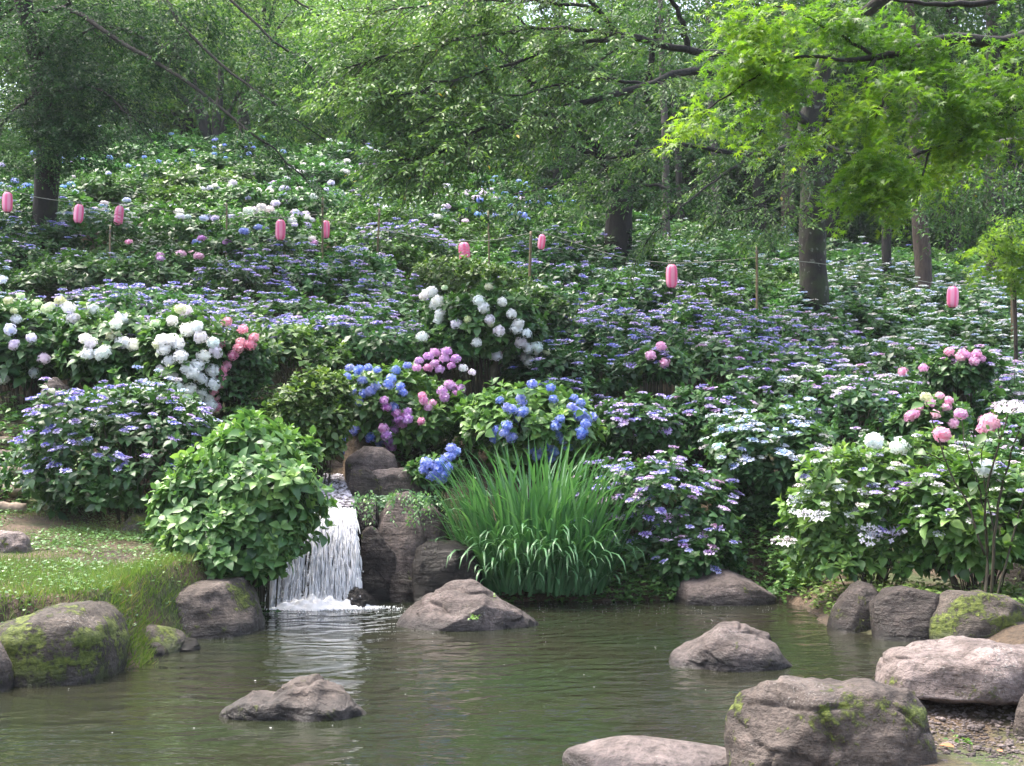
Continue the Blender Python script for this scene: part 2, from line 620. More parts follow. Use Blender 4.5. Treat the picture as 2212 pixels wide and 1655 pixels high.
# soft damp air over the slope
s = Soup()
hv = np.array([(x, y, z) for z in (-2, 48) for y in (-45, 175) for x in (-95, 95)], float)
s.add(hv, [(0, 2, 3), (0, 3, 1), (4, 5, 7), (4, 7, 6), (0, 1, 5), (0, 5, 4), (2, 6, 7), (2, 7, 3), (0, 4, 6), (0, 6, 2), (1, 3, 7), (1, 7, 5)])
m, nt = mat_new('haze')
pv = N(nt, 'VolumePrincipled')
pv.inputs['Color'].default_value = (.86, .93, 1, 1)
pv.inputs['Density'].default_value = .0004
nt.links.new(pv.outputs[0], N(nt, 'OutputMaterial').inputs[1])
obj('haze', s.mesh('haze'), m, kind='stuff')


# water ------------------------------------------------------------
def water_mat():
    m, nt = mat_new('pond_water')
    L = nt.links
    g = N(nt, 'NewGeometry')
    pos = g.outputs['Position']
    ctr = (-2.2, 14.1, 0)
    vm = N(nt, 'VectorMath', operation='SUBTRACT')
    L.new(pos, vm.inputs[0])
    vm.inputs[1].default_value = ctr
    wv = N(nt, 'TexWave', wave_type='RINGS', rings_direction='Z')
    wv.inputs['Scale'].default_value = .95
    wv.inputs['Distortion'].default_value = 13.0
    wv.inputs['Detail'].default_value = 3.0
    wv.inputs['Detail Scale'].default_value = 1.3
    L.new(vm.outputs[0], wv.inputs['Vector'])
    ln = N(nt, 'VectorMath', operation='LENGTH')
    L.new(vm.outputs[0], ln.inputs[0])
    fall = ramp(nt, math_(nt, 'MULTIPLY', ln.outputs['Value'], .1), [(.0, (1, 1, 1)), (.7, (.3, .3, .3))])
    n1 = N(nt, 'TexNoise', i_Scale=2.2, i_Detail=3.0)
    n2 = N(nt, 'TexNoise', i_Scale=9.0, i_Detail=2.0)
    mp = N(nt, 'Mapping')
    mp.inputs['Scale'].default_value = (.55, 1.5, 1)
    L.new(pos, mp.inputs['Vector'])
    L.new(mp.outputs[0], n1.inputs['Vector'])
    L.new(mp.outputs[0], n2.inputs['Vector'])
    h = math_(nt, 'MULTIPLY', math_(nt, 'MULTIPLY', wv.outputs['Fac'], fall), .55)
    h = math_(nt, 'ADD', h, math_(nt, 'MULTIPLY', n1.outputs['Fac'], 1.3))
    h = math_(nt, 'ADD', h, math_(nt, 'MULTIPLY', n2.outputs['Fac'], .22))
    b = N(nt, 'Bump', i_Strength=.4, i_Distance=.05)
    L.new(h, b.inputs['Height'])
    n3 = N(nt, 'TexNoise', i_Scale=.5, i_Detail=4.0)
    L.new(pos, n3.inputs['Vector'])
    p = N(nt, 'BsdfPrincipled', i_Roughness=.04, i_IOR=1.34)
    L.new(ramp(nt, n3.outputs['Fac'], [(.35, (.021, .02, .013)), (.65, (.017, .023, .012))]), p.inputs['Base Color'])
    L.new(b.outputs[0], p.inputs['Normal'])
    L.new(p.outputs[0], N(nt, 'OutputMaterial').inputs[0])
    return m


s = Soup()
s.add([(-12, 4, 0), (6, 4, 0), (6, 15.3, 0), (-12, 15.3, 0)], [(0, 1, 2), (0, 2, 3)])
obj('pond_water', s.mesh('pond_water'), water_mat(), kind='structure')


# ------------------------------------------------------------------ rocks
def ico(sub):
    import bmesh
    bm = bmesh.new()
    bmesh.ops.create_icosphere(bm, subdivisions=sub, radius=1)
    v = np.array([x.co[:] for x in bm.verts])
    f = np.array([[x.index for x in q.verts] for q in bm.faces])
    bm.free()
    return v, f


ICO = {k: ico(k) for k in (1, 2, 3, 4, 5, 6)}


def rock(label, prof, base_py, mat, name='rock', zbase=0.0, depth=.8, sub=5, under=.25, cuts=13, rough=.05, boxy=.72, seed=0, Y=None, crack=.035, tiltb=0.0, topslope=0.0, group=None):
    """boulder whose front outline follows prof [(px, py of top)...] at the distance where its foot meets zbase"""
    prof = np.array(prof, float)
    mid = (prof[0, 0] + prof[-1, 0]) / 2
    foot = PZ(mid, base_py, zbase) if Y is None else P(mid, base_py, Y)
    a = (prof[-1, 0] - prof[0, 0]) / 2 * foot[1] / FPX
    b = a * depth
    cy = foot[1] + b * .85
    a *= cy / foot[1]
    zb = foot[2]
    cx = (mid - 1106) / FPX * cy
    xs = (prof[:, 0] - mid) / ((prof[-1, 0] - prof[0, 0]) / 2)
    hs = np.array([P(q[0], q[1], cy)[2] for q in prof]) - zb
    v, f = ICO[sub]
    v = v.copy()
    sx = np.sign(v[:, 0]) * (1 - (1 - np.abs(v[:, 0])) ** 1.0)
    rho = np.sqrt(np.clip(1 - v[:, 0] ** 2, 1e-6, 1))
    cyy, czz = v[:, 1] / rho, v[:, 2] / rho
    gq = lambda s_: np.sign(s_) * np.abs(s_) ** boxy
    Hx = np.interp(sx, xs, hs)
    W = np.clip(1 - np.abs(sx) ** 2.6, 0, 1) ** .45
    x = a * sx
    y = b * W * gq(cyy)
    top = Hx * gq(np.clip(czz, 0, 1)) * np.clip(rho * 6, 0, 1)
    z = np.where(czz >= 0, top, -under * np.abs(gq(czz)) * W)
    y = y + tiltb * z
    z = z + np.where(czz > 0, topslope * y * np.clip(czz, 0, 1), 0)
    p = np.stack([x, y, z], 1)
    sc = max(a, .15)
    rr_ = np.random.default_rng(seed * 13 + 5)
    e3 = np.array([a, b, hs.max() + .02])
    u3 = p / e3
    for k in range(cuts):
        an = rr_.uniform(0, 6.283)
        el = rr_.uniform(-.15, 1.2)
        nv = np.array([math.cos(an) * math.cos(el), math.sin(an) * math.cos(el), math.sin(el)])
        ex = u3 @ nv
        dcut = ex.max() * rr_.uniform(.8, .95)
        u3 = u3 - np.clip(ex - dcut, 0, None)[:, None] * nv * .85
    for q in (0, 2):
        u3[:, q] *= np.abs(p[:, q] / e3[q]).max() / np.abs(u3[:, q]).max()
    p = u3 * e3
    off = Vector((seed * 7.3 + mid * .013, seed * 3.1, base_py * .011))
    ctr = np.array([0, 0, hs.max() * .35])
    nn = nrm((p - ctr) / np.array([a, b, hs.max() + .05]))
    dsp = np.zeros(len(p))
    for i, q in enumerate(p):
        vq = Vector(q)
        u = vq / sc
        d = mnoise.fractal(u * 1.3 + off, 1.0, 2.0, 3) * rough * 1.3
        d += mnoise.noise(u * 4.5 + off * 2) * rough * .5 + mnoise.noise(u * 11 + off) * rough * .22
        dist, _ = mnoise.voronoi(Vector((u.x * 1.5 + .25 * u.z, u.y * 1.5, u.z * 2.6)) + off + mnoise.noise_vector(u * 2.2) * .3)
        e = dist[1] - dist[0]
        d -= max(0, .09 - e) / .09 * crack * max(0, min(1, mnoise.noise(u * 1.1 + off) * 3))
        d += abs(mnoise.noise(Vector((u.x * 2.2, u.y * 2.2, u.z * 6 + u.x * 1.5)) + off)) * rough * .45
        dsp[i] = d
    p = p + nn * dsp[:, None] * sc
    s = Soup()
    s.add(p, f)
    o = obj(name, s.mesh(name, True), mat, loc=(cx, cy, zb))
    tag(o, label, 'rock', group)
    return o


PR = lambda *a: [(a[i], a[i + 1]) for i in range(0, len(a), 2)]
rock('large peaked brown boulder standing in the pond in front of the waterfall', PR(858, 1338, 880, 1320, 915, 1298, 955, 1275, 985, 1258, 1010, 1256, 1040, 1264, 1065, 1290, 1085, 1297, 1110, 1308, 1140, 1332, 1165, 1352), 1362, M_ROCK, seed=1, boxy=.78, crack=.06, sub=6, rough=.06)
rock('low lumpy rock with moss tufts alone in the open pond', PR(490, 1535, 512, 1502, 560, 1494, 600, 1503, 640, 1478, 680, 1472, 725, 1480, 765, 1500, 800, 1532), 1556, M_ROCK_MOSS, seed=2, depth=.55, rough=.085, sub=6, crack=.05)
rock('smooth wide boulder at the far pond edge beside the iris', PR(1440, 1280, 1465, 1258, 1500, 1245, 1530, 1232, 1575, 1231, 1620, 1246, 1655, 1268, 1676, 1296), 1308, M_ROCK, seed=3, boxy=.8, rough=.035)
rock('humped round boulder with a mossy crease in the middle of the pond', PR(1428, 1438, 1450, 1412, 1475, 1385, 1510, 1358, 1560, 1347, 1610, 1350, 1645, 1370, 1670, 1405, 1702, 1438), 1448, M_ROCK, seed=4, boxy=.8, rough=.055, crack=.07, sub=6)
rock('dark leaning pointed boulder at the start of the bank stone row', PR(1783, 1345, 1800, 1310, 1825, 1270, 1850, 1253, 1880, 1262, 1905, 1285), 1366, M_ROCK_DAMP, seed=5, depth=.9, boxy=.65)
rock('blocky lichen stained boulder between the pointed and the mossy stones', PR(1876, 1290, 1900, 1270, 1940, 1266, 1985, 1275, 2030, 1282, 2045, 1310), 1386, M_ROCK_DAMP, seed=6, depth=.75, boxy=.5)
rock('squarish boulder with thick moss running down its front face', PR(2000, 1330, 2020, 1290, 2050, 1278, 2100, 1276, 2150, 1282, 2195, 1298, 2205, 1320), 1397, M_ROCK_HEAVY, seed=7, depth=.75, boxy=.5)
rock('grey rounded stone cut by the frame above the big flat slab', PR(2125, 1352, 2150, 1333, 2200, 1328, 2260, 1330, 2320, 1345), 1400, M_ROCK_DAMP, seed=8, depth=.7, boxy=.6)
rock('huge pale flat topped slab rock with a dark undercut by the gravel', PR(1885, 1462, 1905, 1420, 1950, 1405, 2020, 1400, 2080, 1388, 2120, 1384, 2170, 1392, 2230, 1402, 2320, 1400, 2420, 1430, 2450, 1470), 1492, M_ROCK_PALE, seed=9, depth=.6, boxy=.5, sub=6, under=.1, rough=.06, zbase=.32)
rock('brown footing stone under the left end of the big slab', PR(1900, 1475, 1930, 1452, 1980, 1450, 2020, 1470, 2035, 1500), 1545, M_ROCK_DAMP, seed=40, depth=.9, boxy=.5, zbase=.1)
rock('dark footing stone in the shade below the big slab', PR(2040, 1500, 2100, 1480, 2250, 1480, 2330, 1500), 1540, M_ROCK_WET, seed=41, depth=.5, boxy=.5, Y=8.1)
rock('mossy footing stone under the slab at the frame edge', PR(2165, 1520, 2190, 1490, 2260, 1480, 2330, 1500), 1600, M_ROCK_MOSS, seed=42, depth=.6, boxy=.5, zbase=.1)
rock('biggest brown boulder with moss specks in the near corner', PR(1558, 1600, 1575, 1540, 1610, 1492, 1680, 1472, 1770, 1467, 1860, 1466, 1930, 1480, 1985, 1520, 2015, 1570, 2024, 1620), 1690, M_ROCK_MOSS, seed=10, cuts=7, depth=.6, boxy=.7, sub=6, zbase=.05, rough=.055, crack=.045)
rock('flat pale stepping stone cut off by the bottom edge', PR(1215, 1650, 1235, 1625, 1290, 1612, 1350, 1603, 1420, 1604, 1500, 1612, 1570, 1628, 1640, 1650), 1680, M_ROCK_PALE, seed=11, depth=.55, boxy=.5, rough=.03)
rock('tilted slab rock with yellow moss on the grassy bank tip', PR(352, 1380, 368, 1300, 392, 1264, 430, 1250, 480, 1256, 520, 1252, 545, 1285, 568, 1340), 1378, M_ROCK_MOSS, seed=12, cuts=5, depth=1.5, boxy=.55, rough=.07, crack=.05)
rock('moss hung block rock with a steep grey end at the grass edge', PR(4, 1390, 30, 1335, 110, 1312, 170, 1300, 225, 1302, 250, 1332, 268, 1380, 274, 1420), 1478, M_ROCK_HEAVY, seed=13, cuts=4, depth=1.3, boxy=.42, rough=.06, crack=.05)
rock('narrow brown rock at the left frame edge by the water', PR(-80, 1385, -40, 1362, 0, 1365, 25, 1385, 38, 1430), 1496, M_ROCK_MOSS, seed=14, depth=.9, boxy=.5)
rock('shaded mossy stone under the blue lacecap bush', PR(238, 1150, 255, 1122, 300, 1108, 345, 1115, 385, 1150), 1205, M_ROCK_HEAVY, seed=15, Y=13.8, depth=.7)
rock('layered flaking rock set into the left of the grass bank', PR(-40, 1160, 20, 1148, 60, 1150, 80, 1185, 84, 1230), 1262, M_ROCK_PALE, seed=16, Y=11.9, depth=.6, boxy=.5, rough=.09, crack=.07)
rock('flat pinkish stone sunk in the clover', PR(-50, 1258, 0, 1240, 30, 1243, 48, 1262), 1280, M_ROCK_PALE, seed=17, Y=11.0, depth=.8, boxy=.5)
rock('little grey stone half under water between the grassy banks', PR(300, 1402, 320, 1390, 350, 1388, 372, 1402), 1418, M_ROCK_DAMP, seed=36, depth=.8)
rock('dark wet stone at the waterline below the tilted slab', PR(362, 1396, 385, 1378, 420, 1376, 445, 1392), 1408, M_ROCK_WET, seed=37, depth=.8)
rock('low moss covered stone in the grass between the two bank rocks', PR(250, 1390, 285, 1358, 325, 1345, 375, 1350, 408, 1385), 1414, M_ROCK_HEAVY, seed=39, cuts=6, depth=.9, boxy=.55)
rock('mossy end stone of the bank facing the waterfall pool', PR(500, 1345, 520, 1300, 545, 1290, 562, 1310, 574, 1345), 1362, M_ROCK_HEAVY, seed=38, depth=1.0)
# around the waterfall
rock('smooth rounded boulder sitting above the waterfall', PR(746, 998, 758, 972, 790, 964, 828, 967, 854, 982, 862, 1000), 1030, M_ROCK, seed=18, cuts=4, Y=15.75, depth=.8, boxy=.65, rough=.03)
rock('long low slab right below the rounded boulder', PR(770, 1030, 800, 1018, 850, 1010, 900, 1014, 935, 1030), 1056, M_ROCK, seed=19, Y=15.5, depth=.45, boxy=.6)
rock('small jagged stone at the lip of the stream', PR(750, 1030, 765, 1012, 790, 1008, 815, 1025, 822, 1040), 1056, M_ROCK_DAMP, seed=33, Y=15.4, depth=.6, boxy=.7)
rock('tall upright slab rock beside the falling water', PR(806, 1150, 812, 1085, 835, 1066, 880, 1064, 905, 1075, 918, 1120, 935, 1190), 1240, M_ROCK, seed=20, cuts=18, Y=14.62, depth=.8, boxy=.45, tiltb=.25, rough=.06)
rock('glossy black wet boulder left of the iris clump', PR(892, 1230, 900, 1185, 930, 1170, 985, 1172, 1020, 1185, 1038, 1220, 1042, 1250), 1298, M_ROCK_WET, seed=21, cuts=8, Y=14.05, depth=.75, boxy=.55, rough=.06)
rock('small brown rock wedged between slab and iris leaves', PR(895, 1125, 910, 1098, 935, 1088, 958, 1105, 965, 1130), 1160, M_ROCK, seed=22, Y=14.9, depth=.8, boxy=.6)
rock('dark wet stone low beside the splash', PR(760, 1262, 785, 1228, 815, 1222, 845, 1245, 852, 1270), 1298, M_ROCK_WET, seed=23, Y=14.45, depth=.9)
rock('rounded green black stone at the foot of the tall slab', PR(832, 1265, 845, 1238, 875, 1230, 900, 1245, 908, 1270), 1296, M_ROCK_DAMP, seed=24, Y=14.5, depth=.9)
rock('small black rock in the white foam of the fall', PR(738, 1298, 752, 1280, 770, 1267, 790, 1275, 808, 1290, 820, 1308), 1314, M_ROCK_WET, seed=25, depth=.8, boxy=.8, rough=.08)
rock('slanted wet rock face right of the waterfall', PR(758, 1120, 766, 1088, 790, 1076, 815, 1085, 822, 1140, 830, 1180), 1260, M_ROCK_WET, seed=26, Y=14.8, depth=.8, boxy=.5, rough=.08)
rock('brown wet wedge between the fall and the tall slab', PR(775, 1215, 785, 1150, 805, 1138, 840, 1165, 862, 1215), 1262, M_ROCK_DAMP, seed=27, Y=14.55, depth=.6, boxy=.55, rough=.07)
rock('black rock wall hidden behind the falling water', PR(585, 1150, 620, 1098, 690, 1092, 750, 1092, 778, 1110), 1318, M_ROCK_WET, seed=28, Y=14.82, depth=.3, boxy=.4, rough=.06)
rock('dark rock below the drooping leaves left of the fall', PR(540, 1300, 555, 1240, 590, 1215, 615, 1240, 622, 1300), 1318, M_ROCK_WET, seed=29, Y=14.3, depth=.8, boxy=.5)
rock('reddish earth covered rock on the far bank under ferns', PR(1640, 1265, 1665, 1243, 1710, 1232, 1760, 1242, 1790, 1268), 1290, M_ROCK_DAMP, seed=30, Y=15.2, depth=.6, boxy=.6)
rock('pale stone peeping out behind the blue lacecap bush', PR(86, 850, 95, 828, 118, 815, 140, 822, 155, 850), 880, M_ROCK, seed=31, Y=16.2, depth=.8, boxy=.65)
rock('mossy stone left of the stream above the fall', PR(655, 1020, 670, 1000, 705, 990, 740, 1000, 752, 1020), 1046, M_ROCK_DAMP, seed=32, Y=17.0, depth=.7, boxy=.6)
rock('brown slab behind the tall stems at the frame edge', PR(2165, 1250, 2185, 1180, 2220, 1150, 2290, 1150, 2320, 1240), 1330, M_ROCK_DAMP, seed=34, Y=13.4, depth=.7, boxy=.5)


# ------------------------------------------------------------------ waterfall
def fall_mat(alpha):
    m, nt = mat_new('falling_water' if alpha else 'water_strand')
    L = nt.links
    p = N(nt, 'BsdfPrincipled', i_Roughness=.35, i_IOR=1.33)
    p.inputs['Base Color'].default_value = (.95, .95, .97, 1)
    tr = N(nt, 'BsdfTranslucent')
    tr.inputs[0].default_value = (.95, .95, .97, 1)
    x = N(nt, 'MixShader', i_0=.35)
    L.new(p.outputs[0], x.inputs[1])
    L.new(tr.outputs[0], x.inputs[2])
    out = x.outputs[0]
    if alpha:
        at = N(nt, 'Attribute', attribute_name='tint')
        g = N(nt, 'NewGeometry')
        mp = N(nt, 'Mapping')
        mp.inputs['Scale'].default_value = (30, 6, 4.5)
        L.new(g.outputs['Position'], mp.inputs['Vector'])
        n = N(nt, 'TexNoise', i_Scale=1.0, i_Detail=4.0, i_Roughness=.65)
        L.new(mp.outputs[0], n.inputs['Vector'])
        f = math_(nt, 'ADD', math_(nt, 'MULTIPLY', math_(nt, 'SUBTRACT', n.outputs['Fac'], .5), 3.0), at.outputs['Fac'], clamp=True)
        t = N(nt, 'BsdfTransparent')
        y = N(nt, 'MixShader')
        L.new(f, y.inputs[0])
        L.new(t.outputs[0], y.inputs[1])
        L.new(out, y.inputs[2])
        out = y.outputs[0]
    L.new(out, N(nt, 'OutputMaterial').inputs[0])
    return m


M_FALL, M_STRAND = fall_mat(True), fall_mat(False)
FX0, FX1, FY, FZ = -2.62, -1.86, 14.72, 1.1


def fall_pt(u, s_):
    """u 0..1 across the lip, s_ 0..1 down the fall"""
    x0 = FX0 + (FX1 - FX0) * u
    x1 = -2.78 + (-1.68 + 2.78) * u
    k = s_ ** .9
    return np.stack([x0 + (x1 - x0) * k, FY - .62 * s_ ** .55, FZ * (1 - s_ ** 1.35) - .02 * s_], -1)


fall = thing('waterfall', 'small white waterfall pouring between dark rocks into the pond', 'waterfall', (0, 0, 0))
dens = lambda u: np.interp(u, [0, .12, .3, .42, .55, .8, .95, 1], [.32, .42, .5, .3, .85, 1.0, .85, .5])
for lay, dy in ((0, 0.0), (1, .05)):
    s = Soup()
    us, ss = np.linspace(0.0, 1, 50), np.linspace(0, 1, 26)
    U, S = np.meshgrid(us, ss)
    p = fall_pt(U, S)
    p[..., 1] += dy + .03 * np.sin(U * 40 + lay * 2) * S + .02 * np.sin(U * 93 + S * 4)
    i = np.arange(50 * 26).reshape(26, 50)
    A, B, C, D = i[:-1, :-1].ravel(), i[:-1, 1:].ravel(), i[1:, 1:].ravel(), i[1:, :-1].ravel()
    s.add(p.reshape(-1, 3), np.concatenate([np.stack([A, B, C], 1), np.stack([A, C, D], 1)]), (dens(U) * .55 - .12 + .12 * S).ravel() - .1 * lay)
    obj('water_sheet', s.mesh('water_sheet', True), M_FALL, fall)
s = Soup()
for _ in range(4600):
    u = R.random()
    a_ = R.random() ** .9 * .95
    clump = mnoise.noise(Vector((u * 9, a_ * 1.2, 4)))
    if R.random() > dens(u) + clump * .75:
        continue
    b_ = min(1, a_ + R.uniform(.04, .2))
    q = np.linspace(a_, b_, 5)
    pts = fall_pt(np.full(5, u), q)
    pts[:, 0] += R.normal() * .014 + np.linspace(0, R.normal() * .012, 5)
    pts[:, 1] -= R.uniform(-.02, .14) * q ** .5
    r = R.uniform(.003, .009) * (.7 + .8 * a_) * np.array([.25, .9, 1, .8, .2])
    tube(s, pts, r, 4, 1.0)
n_d = 900
u, q = R.random(n_d), R.random(n_d) ** .6
pts = fall_pt(u, q) + R.normal(size=(n_d, 3)) * [.04, .09, .03] * q[:, None] - [0, .05, 0]
oc = T([(1, 0, 0), (-1, 0, 0), (0, 1, 0), (0, -1, 0), (0, 0, 1.6), (0, 0, -1.6)],
       [(0, 2, 4), (2, 1, 4), (1, 3, 4), (3, 0, 4), (2, 0, 5), (1, 2, 5), (3, 1, 5), (0, 3, 5)])
scatter(s, oc, pts, np.tile([0, 1, 0], (n_d, 1)), np.tile([0, 0, 1], (n_d, 1)), R.uniform(.003, .008, n_d), 1.0)
obj('water_strands', s.mesh('water_strand'), M_STRAND, fall, kind='stuff')
# foam where the fall lands
s = Soup()
nr, na = 26, 90
rr, aa = np.meshgrid(np.linspace(0, 1, nr), np.linspace(0, 2 * math.pi, na, endpoint=False), indexing='ij')
ra = 1 + .16 * np.sin(aa * 3 + 1) + .1 * np.sin(aa * 7) + .08 * np.sin(aa * 13 + 2)
fx = -2.2 + .64 * rr * ra * np.cos(aa)
fy = 13.98 + .24 * rr * ra * np.sin(aa)
fz = .09 * np.clip(1 - rr ** 1.6, 0, 1) * (1 + .5 * np.sin(fx * 31 + 2) * np.sin(fy * 37)) + .03 * R.random(fx.shape) * (1 - rr) - .012 * rr + .004
i = np.arange(nr * na).reshape(nr, na)
j = np.roll(i, -1, 1)
A, B, C, D = i[:-1].ravel(), j[:-1].ravel(), j[1:].ravel(), i[1:].ravel()
s.add(np.stack([fx, fy, fz], -1).reshape(-1, 3), np.concatenate([np.stack([A, D, C], 1), np.stack([A, C, B], 1)]))
nb = 800
an, rd = R.random(nb) * 2 * math.pi, np.abs(R.normal(size=nb)) * .5 + .5
bx, by = -2.1 + .66 * rd * np.cos(an), 13.95 + .26 * rd * np.sin(an) - .1 * (rd > 1.2)
scatter(s, oc, np.stack([bx, by, np.full(nb, .006)], 1), np.tile([0, 1, 0], (nb, 1)), np.tile([0, 0, 1], (nb, 1)), R.uniform(.003, .012, nb) / np.clip(rd, .7, 3), 1.0)
o = obj('white_foam', s.mesh('white_foam', True), M_STRAND, fall, kind='stuff')
# stream above the lip
s = Soup()
ys = np.linspace(14.66, 16.35, 60)
us = np.linspace(0, 1, 34)
U, Yg = np.meshgrid(us, ys)
xl = np.interp(Yg, [14.6, 15, 15.8, 16.6, 17.6], [FX0, -2.64, -2.62, -2.7, -2.9])
xr = np.interp(Yg, [14.6, 15, 15.8, 16.6, 17.6], [FX1, -1.9, -2.12, -2.28, -2.4])
Xg = xl + (xr - xl) * U
Zg = np.interp(Yg, [14.6, 14.85, 15.2, 15.8, 16.6, 17.6], [1.09, 1.13, 1.2, 1.36, 1.5, 1.68]) + .012 * np.sin(Xg * 43 + Yg * 20) * np.sin(Yg * 31 + Xg * 9) + .016 * R.random(Xg.shape)
i = np.arange(U.size).reshape(U.shape)
A, B, C, D = i[:-1, :-1].ravel(), i[:-1, 1:].ravel(), i[1:, 1:].ravel(), i[1:, :-1].ravel()
s.add(np.stack([Xg, Yg, Zg], -1).reshape(-1, 3), np.concatenate([np.stack([A, B, C], 1), np.stack([A, C, D], 1)]))
ms, nt = mat_new('stream_water')
g = N(nt, 'NewGeometry')
n = N(nt, 'TexNoise', i_Scale=16.0, i_Detail=5.0)
nt.links.new(g.outputs['Position'], n.inputs['Vector'])
p = N(nt, 'BsdfPrincipled', i_Roughness=.12, i_IOR=1.33)
nt.links.new(ramp(nt, n.outputs['Fac'], [(.42, (.07, .065, .07)), (.6, (.5, .48, .55))]), p.inputs['Base Color'])
nt.links.new(p.outputs[0], N(nt, 'OutputMaterial').inputs[0])
obj('stream_water', s.mesh('stream_water', True), ms, kind='structure')


# ------------------------------------------------------------------ hydrangea building blocks
def mop_mesh(seed, n=64, hi=True):
    r = np.random.default_rng(seed)
    s = Soup()
    k = np.arange(n) + .5
    ph = np.arccos(1 - 1.75 * k / n)
    th = math.pi * (1 + 5 ** .5) * k
    d = np.stack([np.cos(th) * np.sin(ph), np.sin(th) * np.sin(ph), np.cos(ph)], 1)
    d = nrm(d + r.normal(size=d.shape) * .12)
    rad = .078 * (1 + r.normal(size=n) * .07)
    pos = d * rad[:, None] * [1, 1, .82]
    tg = nrm(np.cross(d, r.normal(size=d.shape)))
    scatter(s, FLORET, pos, tg, nrm(d + r.normal(size=d.shape) * .5), r.uniform(.019, .029, n), r.uniform(0, 1, n) ** 1.5 * .8)
    v, f = ICO[2]
    s.add(v * [.058, .058, .046], f, .0)
    return s


def lace_mesh(seed):
    r = np.random.default_rng(seed)
    s = Soup()
    n = 34
    rad = .05 * np.sqrt(r.random(n))
    an = r.random(n) * 6.283
    pos = np.stack([rad * np.cos(an), rad * np.sin(an), .012 - rad * .12 + r.random(n) * .012], 1)
    scatter(s, oc, pos, np.tile([0, 1., 0], (n, 1)), np.tile([0, 0, 1.], (n, 1)), r.uniform(.006, .009, n), r.uniform(0, .1, n))
    m = r.integers(8, 11)
    an = (np.arange(m) + r.random(m) * .5) / m * 6.283
    rad = r.uniform(.07, .092, m)
    pos = np.stack([rad * np.cos(an), rad * np.sin(an), r.uniform(-.006, .012, m)], 1)
    up = np.stack([.35 * np.cos(an), .35 * np.sin(an), np.ones(m)], 1) + r.normal(size=(m, 3)) * .2
    for q in pos:
        tube(s, [(0, 0, -.03), (q[0] * .5, q[1] * .5, -.015), tuple(q)], .0022, 3, .1)
    scatter(s, FLORET, pos, np.stack([-np.sin(an), np.cos(an), 0 * an], 1) + r.normal(size=(m, 3)) * .6, up, r.uniform(.024, .033, m), r.uniform(.45, 1, m))
    return s


def head_stalk(s, L=.14):
    tube(s, [(0, 0, 0), (0.004, .003, -L * .5), (0, 0, -L)], [.004, .004, .004], 3, .0)


MOPS = [mop_mesh(i) for i in range(4)]
LACES = [lace_mesh(50 + i) for i in range(5)]
MOP_ME = [q.mesh('mophead') for q in MOPS]
LACE_ME = [q.mesh('lacecap') for q in LACES]
for q in MOP_ME + LACE_ME:
    q.materials.append(M_FLOWER)


def shoot_leaves(r, tips, axes, leaf, pairs=4, el0=60, el1=-5, spread=.03):
    """opposite leaf pairs below each shoot tip -> pos, dir, normal, size, tint"""
    n = len(tips)
    P_, D_, N_, S_, T_ = [], [], [], [], []
    ax = nrm(axes)
    u = nrm(np.cross(ax, r.normal(size=(n, 3))))
    v = np.cross(ax, u)
    base = r.uniform(.25, .75, n)
    for k in range(pairs):
        fr = k / max(1, pairs - 1)
        for sgn in (1, -1):
            az = k * math.pi / 2 + r.normal(size=n) * .3
            rad = sgn * (np.cos(az)[:, None] * u + np.sin(az)[:, None] * v)
            el = np.radians(el0 + (el1 - el0) * fr + r.normal(size=n) * 14)
            d = np.cos(el)[:, None] * rad + np.sin(el)[:, None] * ax
            d = d - [0, 0, .16] * r.random((n, 1))
            P_.append(tips - ax * (spread * k * (.7 + .6 * r.random((n, 1)))) + rad * .006)
            D_.append(d)
            N_.append(ax + r.normal(size=(n, 3)) * .22 + [0, 0, .35])
            S_.append(leaf * (.5 + .55 * min(1, fr * 1.5)) * r.uniform(.8, 1.2, n))
            T_.append(np.clip(base + .3 * (.5 - fr) + r.normal(size=n) * .12, 0, .98))
    return [np.concatenate(q) for q in (P_, D_, N_, S_, T_)]


